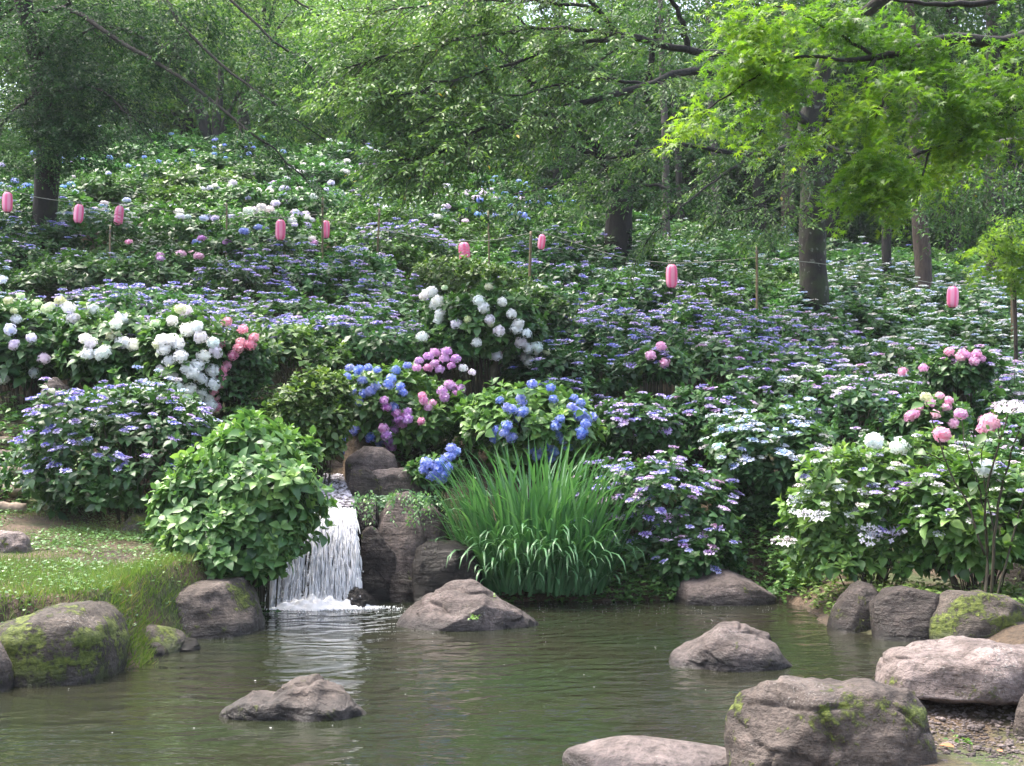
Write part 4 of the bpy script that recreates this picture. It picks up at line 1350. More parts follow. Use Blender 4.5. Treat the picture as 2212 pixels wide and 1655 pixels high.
for rc in sorted(recs, key=lambda q: q[3]):
    ty, k, rel, _, x, yy, z = rc
    n = seen[(ty, k, rel)] = seen.get((ty, k, rel), 0) + 1
    kind, cols, frac, lc, wd = TYPES[ty]
    label = f"{ORD[min(n - 1, len(ORD) - 1)]} {wd} hydrangea {rel} {LAND[k][2]}"
    pr = PROTOS[R.integers(len(PROTOS))] if R.random() < .75 else PROTOS_SM[R.integers(len(PROTOS_SM))]
    root = thing('hydrangea_bush', label, 'hydrangea bush', (x, yy, z - .08), 'hydrangea bushes covering the slope')
    sc = (1.3 + .038 * (yy - 15)) / 1.3 * R.uniform(.88, 1.08)
    root.scale = (sc, sc, (.92 + .1 * sc) * R.uniform(.85, 1.12))
    root.rotation_euler = (0, 0, R.uniform(0, 6.28))
    lc = tuple(q * R.uniform(.9, 1.12) for q in lc)
    f = obj('foliage', pr.me, None, root, kind='stuff', color=(*lc, 1))
    if yy < 26:
        obj('branches', pr.stem, None, root, kind='stuff')
    if kind:
        if yy > 33:
            o = obj('flower_mass', pr.far[(kind, .03 if frac < .05 else .1)], None, root, kind='stuff', color=fcol(cols[R.integers(len(cols))]))
        else:
            rot = Matrix.Rotation(root.rotation_euler[2], 3, 'Z')
            for i in range(len(pr.tips)):
                t = pr.tips[i]
                wv = rot @ Vector(t)
                if t[2] < .62 or (wv.y > .25 and t[2] < 1.0) or wv.y > .6 or R.random() > frac * 1.25:
                    continue
                a_ = nrm(pr.ax[i] * (.6 if kind == 'mop' else .22) + [0, 0, .8])
                add_head(root, kind, cols[R.integers(len(cols))], t + a_ * .045, a_, (.95 if kind == 'mop' else .78) * R.uniform(.75, 1.2) / sc ** .5)

# green cover on the wood floor beyond the bushes
n = 46000
uy = R.uniform(44, 96, n)
ux = R.uniform(-1, 1, n) * (uy * .46 + 3)
uz = H(ux, uy) + R.random(n) ** 1.5 * (.5 + .9 * (np.sin(ux * .9) * np.sin(uy * .7) > .1))
s = Soup()
an = R.random(n) * 6.28
scatter(s, LEAF_KITE, np.stack([ux, uy, uz], 1), np.stack([np.cos(an), np.sin(an), R.normal(size=n) * .3], 1), R.normal(size=(n, 3)) * .35 + [0, -.2, 1], R.uniform(.2, .42, n), R.random(n) * .8)
obj('undergrowth', s.mesh('undergrowth'), M_FAR, kind='stuff', color=(.9, 1, .85, 1))


# ------------------------------------------------------------------ trees
def twig_leaves(sl, sw, starts, dirs, lens, per=9, leaf=.09, tpl=LEAF_CH, droop=.25, base_t=.5, up=1.0, collect=None, twig_r=.004, tj=.16):
    n = len(starts)
    dirs = nrm(dirs)
    lens = np.broadcast_to(lens, (n,))
    tt = np.linspace(.12, 1, per)
    side = nrm(np.cross(dirs, [0, 0, 1]))
    bt = np.clip(np.broadcast_to(base_t, (n,)) + R.normal(size=n) * .14, 0, .97)
    a = [[], [], [], [], []]
    for i, t in enumerate(tt):
        p = starts + dirs * (t * lens)[:, None] - np.array([0, 0, 1]) * (droop * t * t * lens)[:, None]
        sg = 1 if i % 2 else -1
        last = i == per - 1
        d = dirs * (1 if last else .55) + side * (0 if last else sg * .85) + R.normal(size=(n, 3)) * .3 - [0, 0, .32]
        nn = R.normal(size=(n, 3)) * .42 + [0, 0, up]
        tv = np.clip(bt + R.normal(size=n) * tj, 0, .97)
        tv = np.where(R.random(n) < .0015, 1.0, tv)
        for L_, v in zip(a, (p + side * (sg * .01), d, nn, leaf * R.uniform(.7, 1.2, n), tv)):
            L_.append(v)
    data = [np.concatenate(q) for q in a]
    if collect is not None:
        collect.append(data)
    else:
        scatter(sl, tpl, *data)
    if sw is not None:
        for i in range(n):
            e = starts[i] + dirs[i] * lens[i] - np.array([0, 0, droop * lens[i]])
            m_ = starts[i] + dirs[i] * lens[i] * .5 - np.array([0, 0, droop * .25 * lens[i]])
            tube(sw, [starts[i], m_, e], [twig_r, twig_r * .7, twig_r * .3], 3, .5)


def limb_world(pts):
    return np.array([P(a, b, c) for a, b, c in pts])


def limb_sprays(sl, sw, line, n, L=(.5, 1.3), leaf=.09, per=12, fwd=.6, down=.1, t0=.15, tpl=LEAF_CH, base_t=.5, droop=.2, sub=5, up=1.0):
    """side branchlets along a limb, each with its own leafy twigs, held in flat drooping layers"""
    m = len(line)
    q = R.uniform(t0, 1, n) * (m - 1)
    i = np.clip(q.astype(int), 0, m - 2)
    st = line[i] + (line[i + 1] - line[i]) * (q - i)[:, None]
    tg = nrm(line[i + 1] - line[i])
    sd = nrm(np.cross(tg, [0, 0, 1])) * np.where(R.random(n) < .5, 1, -1)[:, None]
    d = nrm(tg * fwd + sd * R.uniform(.4, 1, (n, 1)) + R.normal(size=(n, 3)) * .22 - [0, 0, down])
    ln = R.uniform(*L, n) * (1.1 - .4 * q / m)
    for k in range(n):
        e = st[k] + d[k] * ln[k] - np.array([0, 0, droop * ln[k] * .6])
        mid = st[k] + d[k] * ln[k] * .5
        tube(sw, [st[k], mid, e], [.009, .006, .003], 3, .5)
    reps = np.repeat(np.arange(n), sub)
    u = R.uniform(.15, 1, n * sub)
    s2 = st[reps] + d[reps] * (ln[reps] * u)[:, None] - np.array([0, 0, 1]) * (droop * .6 * u * u * ln[reps])[:, None]
    sd2 = nrm(np.cross(d[reps], [0, 0, 1])) * np.where(R.random(n * sub) < .5, 1, -1)[:, None]
    d2 = d[reps] * .8 + sd2 * R.uniform(.1, .9, (n * sub, 1)) + R.normal(size=(n * sub, 3)) * .18 - [0, 0, .12]
    bt = base_t + np.repeat(R.normal(size=n) * .13, sub)
    twig_leaves(sl, sw if n * sub < 1500 else None, s2, d2, R.uniform(.25, .55, n * sub), per, leaf, tpl, .3, bt, up)


def blob(sl, sw, px, py, Y, rx, ry, n, depth=.6, leaf=.09, per=9, tpl=LEAF_CH, base_t=.5, head=(-.6, -.4, -.1), L=(.25, .5), droop=.3, collect=None, up=1.0, layers=5, gf=1.5, gthr=-.12):
    """a leafy mass that fills an oval of the crown, in uneven flat tiers"""
    c = P(px, py, Y)
    k = Y / FPX
    d = nrm(R.normal(size=(n, 3))) * (R.random((n, 1)) ** .4)
    z = d[:, 2]
    z = (np.round(z * layers) + R.normal(size=n) * .1) / layers
    p = c + np.stack([d[:, 0] * rx * k, d[:, 1] * depth, z * ry * k - .1 * ry * k * np.abs(d[:, 0])], 1)
    gap = np.array([mnoise.noise(Vector((q[0] * gf, q[1] * gf * .7, q[2] * gf * 1.7))) for q in p])
    ok = gap > gthr
    p, d, z, n = p[ok], d[ok], z[ok], int(ok.sum())
    if n == 0:
        return
    dr = np.stack([d[:, 0], d[:, 1], 0 * z], 1) * .9 + np.array(head) + R.normal(size=(n, 3)) * .35
    twig_leaves(sl, sw, p, dr, R.uniform(*L, n), per, leaf, tpl, droop, base_t + .12 * np.sin(p[:, 0] * 3.1 + p[:, 2] * 4), up, collect)


def tree_root(name, label, x, y, cat='tree', group=None):
    return thing(name, label, cat, (x, y, Hs(x, y)), group)


def add_rel(root, name, soup, mat, kind=None, color=WHITE4, smooth=False):
    off = np.array(root.location, np.float32)
    soup.v = [v - off for v in soup.v]
    return obj(name, soup.mesh(name, smooth), mat, root, kind=kind, color=color)


def trunk(root, pts, rad, mat, sides=14, n=22, name='trunk', wob=.03, jit=.012, flare=True):
    pts = np.array(pts)
    ln = smooth_line(pts, n, jit)
    rr = np.interp(np.linspace(0, 1, n), np.linspace(0, 1, len(rad)), rad)
    if flare:
        rr[0] *= 1.35
        rr[1] *= 1.12
    s = Soup()
    tube(s, ln, rr, sides, .5, True, wob)
    add_rel(root, name, s, mat, smooth=True)
    return ln


def limb(root, pts, r0, r1, mat, n=18, jit=.02, sides=7):
    ln = smooth_line(limb_world(pts) if np.ndim(pts[0]) == 1 and len(pts[0]) == 3 and abs(pts[0][0]) > 30 else pts, n, jit)
    s = Soup()
    tube(s, ln, np.linspace(r0, r1, n), sides, .5, True)
    add_rel(root, 'limb', s, mat, smooth=True)
    return ln


# cherry with the mossy trunk ------------------------------------------------
b0 = P(1760, 690, 24.5)
gz = Hs(b0[0], 24.5)
ch = tree_root('cherry_tree', 'big cherry tree with a lichen spotted mossy trunk and layered pale green sprays', b0[0], 24.5)
tr_pts = [(b0[0], 24.5, gz - .2), P(1759, 690, 24.5), P(1757, 560, 24.5), P(1756, 440, 24.5), P(1752, 350, 24.5), P(1748, 270, 24.4), P(1775, 160, 24.3), P(1830, 60, 24), P(1990, -60, 23)]
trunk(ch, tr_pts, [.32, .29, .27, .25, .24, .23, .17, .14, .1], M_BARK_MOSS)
sl, sw = Soup(), Soup()
LM = [
    ([(1748, 300, 24.4), (1690, 320, 23.6), (1620, 338, 22.8), (1530, 322, 22), (1450, 312, 21.3), (1370, 330, 20.8), (1290, 350, 20.3)], .07, .015, 16, .55),
    ([(1748, 270, 24.4), (1640, 190, 22.5), (1500, 152, 21), (1400, 185, 20), (1250, 225, 19.3), (1120, 262, 18.8), (1000, 312, 18.4), (880, 345, 18.2)], .09, .012, 44, .55),
    ([(1756, 230, 24.4), (1620, 130, 22.6), (1490, 108, 21.3), (1420, 92, 20.8), (1340, 70, 20.3), (1290, 22, 20), (1250, -40, 19.6)], .085, .03, 16, .5),
    ([(1490, 108, 21.3), (1478, 60, 21), (1458, 10, 20.8), (1430, -50, 20.4)], .06, .03, 8, .45),
    ([(1420, 92, 20.8), (1300, 85, 20), (1190, 112, 19.5), (1060, 152, 19), (920, 190, 18.6), (800, 222, 18.4)], .045, .01, 46, .6),
    ([(1340, 70, 20.3), (1210, 62, 19.8), (1060, 72, 19.4), (900, 100, 19), (740, 150, 18.8)], .04, .01, 46, .62),
    ([(1290, 22, 20), (1150, 0, 19.6), (980, 5, 19.2), (800, 30, 19)], .035, .01, 40, .66),
    ([(1400, 185, 20), (1290, 170, 19.6), (1180, 190, 19.2), (1020, 225, 18.8), (860, 290, 18.4)], .03, .008, 34, .55),
    ([(1120, 262, 18.8), (1040, 280, 18.5), (950, 330, 18.2), (860, 375, 18)], .02, .006, 26, .6),
    ([(1620, 338, 22.8), (1560, 380, 21.5), (1480, 440, 20.6), (1400, 520, 20)], .03, .006, 8, .4),
    ([(1756, 330, 24.5), (1700, 400, 23), (1640, 440, 22.4), (1560, 460, 22)], .03, .008, 12, .4),
    ([(1758, 380, 24.5), (1740, 450, 23.4), (1690, 470, 22.9), (1640, 500, 22.5)], .025, .006, 8, .4),
    ([(1752, 300, 24.4), (1830, 330, 23.6), (1900, 340, 23), (1960, 370, 22.6)], .04, .01, 10, .35),
]
for pts, r0, r1, k, bt in LM:
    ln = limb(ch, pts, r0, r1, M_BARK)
    limb_sprays(sl, sw, ln, int(k * 1.25), leaf=.1, per=12, base_t=bt, sub=6)
for px, py, Y, rx, ry, n, bt in [(1100, 60, 20.5, 320, 70, 420, .62), (860, 130, 19.5, 180, 60, 260, .6), (1000, 200, 19, 220, 60, 300, .55), (900, 300, 18.6, 110, 55, 150, .6), (1240, 150, 20.5, 160, 55, 200, .45),
                                 (1180, 310, 19.6, 150, 55, 190, .45), (1040, 385, 18.8, 130, 35, 120, .55), (900, 380, 18.4, 80, 30, 60, .6), (1380, 260, 21, 120, 50, 170, .4), (1320, 390, 20.6, 110, 45, 130, .5), (1590, 270, 22.5, 110, 45, 150, .45),
                                 (1680, 330, 23.3, 90, 45, 130, .55), (1700, 400, 23, 60, 50, 80, .55), (1640, 240, 23, 120, 60, 140, .42), (1440, 30, 21.5, 130, 60, 170, .45), (1570, 470, 22.2, 90, 40, 80, .35), (1830, 300, 23.6, 90, 60, 120, .4),
                                 (1350, 470, 21, 60, 40, 45, .35), (1250, 430, 20.4, 70, 30, 55, .45), (1010, 440, 19.2, 60, 25, 30, .55), (760, 200, 19, 110, 60, 150, .6), (760, 60, 19.5, 120, 60, 170, .65)]:
    blob(sl, None, px, py, Y, rx, ry, int(n * .95), .9, .1, 11, base_t=bt, head=(-.5, -.5, -.12), gthr=.06, gf=1.2)
blob(sl, None, 1500, -190, 22.5, 480, 130, 450, 2.4, .12, 10, base_t=.5)
blob(sl, None, 1900, -60, 24, 300, 110, 300, 2.0, .12, 10, base_t=.4)
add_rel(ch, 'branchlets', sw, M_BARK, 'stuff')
add_rel(ch, 'crown', sl, M_CHERRY, 'stuff', color=(1.15, 1.15, 1.15, 1))

# dark forked cherry ----------------------------------------------------------
b0 = P(1335, 520, 29)
t2 = tree_root('cherry_tree', 'dark forked cherry tree with a thick trunk half hidden by low sprays', b0[0], 29)
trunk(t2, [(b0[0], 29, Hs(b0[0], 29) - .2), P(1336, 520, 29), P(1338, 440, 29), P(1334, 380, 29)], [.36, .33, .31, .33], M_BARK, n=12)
sl, sw = Soup(), Soup()
for pts, r0, r1, k in [([(1334, 385, 29), (1295, 330, 28.6), (1245, 270, 28), (1190, 215, 27.5), (1130, 160, 27), (1060, 90, 26.5)], .17, .05, 16),
                       ([(1336, 380, 29), (1365, 310, 28.8), (1395, 230, 28.5), (1405, 140, 28), (1420, 40, 27.5)], .16, .05, 14),
                       ([(1300, 335, 28.6), (1230, 310, 28), (1150, 250, 27.4), (1085, 215, 27)], .09, .03, 14),
                       ([(1336, 390, 29), (1280, 395, 28), (1200, 400, 27.2), (1110, 420, 26.6)], .06, .015, 16),
                       ([(1340, 420, 29), (1400, 400, 28.3), (1460, 410, 27.6), (1520, 400, 27)], .06, .015, 14)]:
    limb_sprays(sl, sw, limb(t2, pts, r0, r1, M_BARK), k, L=(.7, 1.7), leaf=.11, per=11, base_t=.32, sub=6)
for px, py, rx, ry, n in [(1250, 250, 200, 90, 300), (1420, 200, 150, 110, 240), (1150, 360, 150, 60, 160), (1300, 100, 220, 80, 260), (1450, 350, 100, 60, 120), (1080, 160, 130, 70, 150), (1550, 120, 120, 90, 150)]:
    blob(sl, None, px, py, 28.6, rx, ry, n, 1.3, .12, 10, base_t=.3)
add_rel(t2, 'branchlets', sw, M_BARK, 'stuff')
blob(sl, None, 1300, -150, 28, 420, 140, 350, 2.2, .14, 10, base_t=.4)
add_rel(t2, 'crown', sl, M_DARK, 'stuff', color=(1.4, 1.4, 1.4, 1))

# dark ivy clad tree on the left ----------------------------------------------
b0 = P(92, 505, 26.5)
t1 = tree_root('cherry_tree', 'dark leaning tree wrapped in ivy with long fine branches drooping over the slope', b0[0], 26.5)
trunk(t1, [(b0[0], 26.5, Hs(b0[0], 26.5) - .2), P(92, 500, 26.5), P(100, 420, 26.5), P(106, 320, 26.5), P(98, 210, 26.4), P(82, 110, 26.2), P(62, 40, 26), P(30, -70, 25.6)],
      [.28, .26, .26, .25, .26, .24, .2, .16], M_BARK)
sl, sw, sv = Soup(), Soup(), Soup()
for pts, r0, r1, k, bt in [([(62, 30, 26), (150, 20, 25), (270, 100, 24), (370, 152, 23.4), (450, 216, 23), (520, 272, 22.7), (610, 340, 22.5), (680, 415, 22.3)], .06, .01, 20, .38),
                           ([(40, -40, 25.6), (200, -60, 24.6), (330, -20, 24), (400, 62, 23.5), (480, 142, 23.1), (570, 210, 22.8), (700, 300, 22.5)], .06, .01, 24, .42),
                           ([(40, -50, 25.6), (300, -90, 24), (430, -50, 23.5), (560, 62, 23), (680, 150, 22.7), (760, 240, 22.5)], .05, .01, 36, .5),
                           ([(84, 130, 26.2), (130, 50, 26), (160, -30, 25.8)], .09, .05, 6, .4),
                           ([(300, -80, 24), (500, -60, 23.4), (640, 0, 23), (760, 90, 22.8)], .04, .01, 26, .55),
                           ([(95, 190, 26.4), (40, 230, 25.8), (-20, 300, 25.4)], .05, .02, 12, .4),
                           ([(100, 200, 26.4), (200, 190, 25.2), (260, 230, 24.4), (320, 290, 24)], .04, .01, 18, .25),
                           ([(98, 120, 26.2), (220, 60, 25), (330, 90, 24.3), (400, 130, 23.8)], .04, .01, 18, .25)]:
    limb_sprays(sl, sw, limb(t1, pts, r0, r1, M_BARK), k, L=(.5, 1.3), leaf=.085, per=13, base_t=bt, sub=6)
for px, py, Y, rx, ry, n, bt in [(170, 130, 25.6, 120, 80, 330, .15), (220, 220, 25.4, 110, 70, 300, .15), (120, 260, 25.8, 80, 70, 170, .25), (390, 90, 24.5, 110, 60, 200, .25), (470, 60, 24.5, 130, 70, 170, .35), (60, 330, 25.6, 80, 60, 130, .45),
                                 (330, 170, 24.6, 90, 60, 190, .2), (90, 220, 25.9, 110, 110, 300, .15), (180, 290, 25.6, 90, 60, 160, .2), (590, 140, 23.6, 110, 50, 120, .4), (60, 60, 25.2, 100, 60, 150, .4), (240, 30, 25, 150, 60, 210, .25), (620, 250, 23, 100, 50, 90, .42), (150, 330, 25.6, 60, 40, 70, .4)]:
    blob(sl, None, px, py, Y, rx, ry, int(n * 1.7), 1.0, .085, 12, base_t=bt, head=(.4, -.4, -.2), gthr=-.2)
blob(sl, None, 120, -170, 25.2, 420, 130, 600, 2.4, .12, 10, base_t=.35)
blob(sl, None, -120, 120, 25.6, 160, 140, 500, 1.6, .1, 10, base_t=.3)
# ivy on the trunk
for k in range(150):
    t = R.random() ** .8
    q = P(np.interp(t, [0, .4, .7, 1], [105, 104, 92, 62]), 380 - t * 350, 26.4)
    a_ = R.random() * 6.28
    d = np.array([math.cos(a_), math.sin(a_) - .5, -.3])
    twig_leaves(sv, None, np.array([q + d * .2]), np.array([d]), .3, 10, .085, LEAF_LO, .4, .45, .5)
vine = Soup()
tube(vine, smooth_line([P(70, 150, 26.1), P(78, 200, 26.1), P(86, 260, 26.1), P(96, 310, 26.1), P(104, 335, 26.15)], 14, .01), .015, 5, .5)
add_rel(t1, 'vine_stem', vine, M_BARK_GREY, smooth=True)
add_rel(t1, 'ivy', sv, M_CHERRY, 'stuff', color=(.8, 1, .7, 1))
add_rel(t1, 'branchlets', sw, M_BARK, 'stuff')
add_rel(t1, 'crown', sl, M_DARK, 'stuff', color=(1.15, 1.25, 1.25, 1))

# maple reaching in from beyond the frame ---------------------------------------
mx, my = 5.0, 10.8
mp = tree_root('maple_tree', 'maple with bright star shaped leaves on a dark bough reaching in over the pond', mx, my)
trunk(mp, [(mx, my, Hs(mx, my) - .2), (mx + .05, my, 1.2), (mx - .05, my, 2.6), (mx + .1, my + .05, 4.0), (mx + .3, my, 6.0)], [.17, .15, .14, .11, .07], M_BARK)
sl, sw, col_ = Soup(), Soup(), []
mk = lambda *a: [(a[i], a[i + 1], a[i + 2]) for i in range(0, len(a), 3)]
for pts, r0, r1 in [([(mx, my, 3.5)] + [tuple(P(*q)) for q in mk(2280, 110, 10.6, 2150, 95, 10.4, 2060, 82, 10.2, 2005, 96, 10.1, 1950, 118, 10, 1890, 124, 9.9, 1830, 130, 9.8)], .07, .02),
                    ([tuple(P(*q)) for q in mk(1985, 108, 10.1, 1970, 140, 10, 1966, 170, 9.9, 1930, 190, 9.8, 1905, 225, 9.7, 1890, 255, 9.7)], .02, .008),
                    ([tuple(P(*q)) for q in mk(1892, 126, 9.9, 1876, 160, 9.8, 1868, 210, 9.8, 1845, 245, 9.8, 1820, 262, 9.8)], .016, .006),
                    ([tuple(P(*q)) for q in mk(1830, 130, 9.8, 1740, 122, 9.7, 1660, 150, 9.6, 1580, 200, 9.5, 1500, 255, 9.4)], .016, .005),
                    ([tuple(P(*q)) for q in mk(1890, 124, 9.9, 1790, 60, 9.9, 1700, 20, 9.8, 1620, 10, 9.7)], .016, .006),
                    ([(mx, my, 2.9)] + [tuple(P(*q)) for q in mk(2280, 190, 10.5, 2190, 240, 10.3, 2110, 262, 10.2, 2104, 290, 10.1, 2060, 310, 10, 2000, 325, 9.9, 1950, 350, 9.8)], .05, .008),
                    ([tuple(P(*q)) for q in mk(2010, 320, 9.9, 1990, 390, 9.8, 1980, 440, 9.8)], .01, .004),
                    ([(mx, my, 4.0)] + [tuple(P(*q)) for q in mk(2300, -40, 10.5, 2160, 0, 10.2, 2040, 10, 10, 1930, 0, 9.9)], .05, .012)]:
    limb(mp, pts, r0, r1, M_BARK, 20, .006, 8)
for px, py, Y, rx, ry, n, bt in [(1650, 60, 9.7, 110, 70, 75, .5), (1615, 150, 9.5, 125, 50, 75, .6), (1570, 215, 9.4, 90, 40, 42, .65), (1500, 262, 9.35, 55, 25, 16, .7), (1735, 185, 9.7, 110, 70, 80, .5), (1905, 55, 10, 150, 55, 75, .3), (1870, 200, 9.7, 110, 60, 80, .55),
                                 (1815, 275, 9.7, 80, 45, 45, .6), (1895, 390, 9.7, 88, 62, 80, .6), (1960, 425, 9.7, 45, 40, 22, .62), (2045, 150, 10, 120, 70, 85, .4), (2125, 235, 10.1, 100, 60, 70, .45), (2110, 310, 10, 80, 35, 40, .6), (2040, 345, 9.9, 28, 48, 20, .55),
                                 (2200, 120, 10.2, 90, 110, 80, .3), (1950, 290, 9.8, 80, 45, 50, .55), (1790, 60, 9.9, 110, 60, 60, .4), (2000, 230, 9.9, 100, 50, 60, .5), (2190, 300, 10.1, 60, 40, 25, .6), (1900, 320, 9.7, 70, 35, 35, .6), (1700, 250, 9.6, 70, 40, 22, .65)]:
    blob(sl, None, px, py, Y, rx, ry, int(n * 2.3), .35, .06, 9, MAPLE, bt, (-.45, -.4, -.3), (.12, .28), .5, col_, .9, 5, 2.6, -.01)
data = [np.concatenate([c[i] for c in col_]) for i in range(5)]
data[0] = data[0] - np.array(mp.location)
rest = leaf_objs(mp, 'maple', MAPLE, M_MAPLE, data, 300)
scatter(sl, MAPLE, *[d[rest] for d in data])
obj('crown', sl.mesh('maple_crown'), M_MAPLE, mp, kind='stuff')
# the bough's thin twigs
for c in col_:
    st = c[0][::9]
for px, py, Y, tx, ty in [(1660, 150, 9.6, 1620, 90), (1580, 200, 9.5, 1560, 230), (1740, 122, 9.7, 1735, 200), (1700, 20, 9.8, 1650, 70), (1905, 225, 9.7, 1870, 290), (1950, 350, 9.8, 1890, 400), (2104, 290, 10.1, 2150, 330), (2060, 310, 10, 2040, 370), (1820, 262, 9.8, 1770, 300),
                          (2060, 82, 10.2, 2050, 160), (2150, 95, 10.4, 2180, 180), (1890, 124, 9.9, 1840, 190), (1990, 390, 9.8, 1930, 440)]:
    a_, b_ = P(px, py, Y), P(tx, ty, Y - .05)
    tube(sw, smooth_line([a_, (a_ + b_) / 2 + R.normal(size=3) * .02, b_], 6), np.linspace(.006, .0025, 6), 4, .5)
add_rel(mp, 'branchlets', sw, M_BARK, 'stuff')

# small young maple at the right -------------------------------------------------
b0 = P(2192, 660, 20.5)
yt = tree_root('maple_tree', 'little yellow green maple sapling behind the lantern at the frame edge', b0[0], 20.5)
trunk(yt, [(b0[0], 20.5, Hs(b0[0], 20.5) - .1), P(2190, 640, 20.5), P(2188, 560, 20.5), P(2180, 490, 20.4)], [.035, .03, .025, .012], M_BARK_BROWN, 7, 10)
sl, col_ = Soup(), []
for px, py, rx, ry, n in [(2165, 525, 62, 30, 80), (2218, 478, 70, 28, 80), (2150, 585, 36, 18, 36), (2240, 560, 62, 48, 90), (2122, 572, 34, 15, 26), (2205, 600, 45, 20, 36)]:
    blob(sl, None, px, py, 20.3, rx, ry, n, .5, .085, 9, MAPLE, .75, (-.3, -.4, -.25), (.15, .35), .4, None, .8)
add_rel(yt, 'crown', sl, M_MAPLE, 'stuff')

# weeping tree at the right --------------------------------------------------------
wt = tree_root('weeping_tree', 'dull green tree with pale hanging twigs below the maple bough', 9.4, 19.5)
trunk(wt, [(9.4, 19.5, Hs(9.4, 19.5) - .2), (9.4, 19.5, 4), (9.2, 19.4, 6.5), (8.6, 19.2, 7.6)], [.2, .18, .15, .08], M_BARK_GREY)
sl, sw = Soup(), Soup()
limb(wt, [(9.3, 19.4, 6.0), tuple(P(2230, 300, 19)), tuple(P(2120, 330, 18.5)), tuple(P(2030, 360, 18.3))], .06, .02, M_BARK_GREY)
ends = []
for k in range(70):
    px, py = R.uniform(1985, 2240), R.uniform(330, 420)
    a_ = P(px, py, R.uniform(17.8, 18.8))
    L = R.uniform(.4, 1.1)
    b_ = a_ + np.array([R.normal() * .25 - .15, R.normal() * .15, -L])
    ln = smooth_line([a_, (a_ + b_) / 2 + np.array([-.06, 0, .08]), b_], 7)
    tube(sw, ln, np.linspace(.007, .002, 7), 3, .5)
    i = R.integers(1, 7, 9)
    twig_leaves(sl, None, ln[i], R.normal(size=(9, 3)) * [1, 1, .3] - [0, 0, .3], .22, 6, .075, LEAF_CH, .4, .42)
add_rel(wt, 'branchlets', sw, M_BARK_GREY, 'stuff')
add_rel(wt, 'crown', sl, M_CHERRY, 'stuff', color=(.9, 1.0, 1.0, 1))


# forest trees: four crowns, shared by the copies -------------------------------------
class TreeProto:
    def __init__(self, seed, clumps=75, per=190, leaf=.15, hgt=9.0, rad=3.4, conifer=False):
        r = np.random.default_rng(seed)
        s, w_ = Soup(), Soup()
        top = hgt
        tube(w_, smooth_line([(0, 0, -.4), (.1, 0, hgt * .25), (-.1, .1, hgt * .5), (.05, 0, hgt * .85)], 12), np.linspace(.24, .06, 12), 9, .5, True)
        for k in range(clumps):
            if conifer:
                t = r.random() ** .7
                lo_ = 2.6 if hgt > 8 else .3
                zz = lo_ + t * (hgt - lo_)
                rr_ = rad * (1 - t * .8) * math.sqrt(r.random())
                a_ = r.random() * 6.28
                c = np.array([rr_ * math.cos(a_), rr_ * math.sin(a_), zz - rr_ * .25])
            else:
                d = nrm(r.normal(size=3))
                c = d * np.array([rad, rad, hgt * .36]) * r.uniform(.45, 1.0) + [0, 0, hgt * .62]
            if k % 3 == 0:
                st = np.array([0, 0, min(c[2] * .72, hgt * .7)])
                tube(w_, smooth_line([st, st * .5 + c * .5 + [0, 0, .25], c], 6), np.linspace(.07, .015, 6), 5, .5)
            n = int(per * r.uniform(.6, 1.3))
            g = r.normal(size=(n, 3)) * np.array([.62, .62, .26])
            an = r.random(n) * 6.28
            dd = np.stack([np.cos(an), np.sin(an), -.35 + r.normal(size=n) * .25], 1) + nrm(c * [1, 1, 0] + 1e-6) * .5
            scatter(s, LEAF_KITE, c + g, dd, r.normal(size=(n, 3)) * .4 + [0, 0, 1], leaf * r.uniform(.7, 1.25, n), np.clip(r.normal(size=n) * .17 + .45 + r.normal() * .16, 0, 1))
        self.crown = s.mesh('tree_crown')
        self.crown.materials.append(M_FAR)
        self.trunk = w_.mesh('tree_trunk', True)
        self.trunk.materials.append(M_BARK)


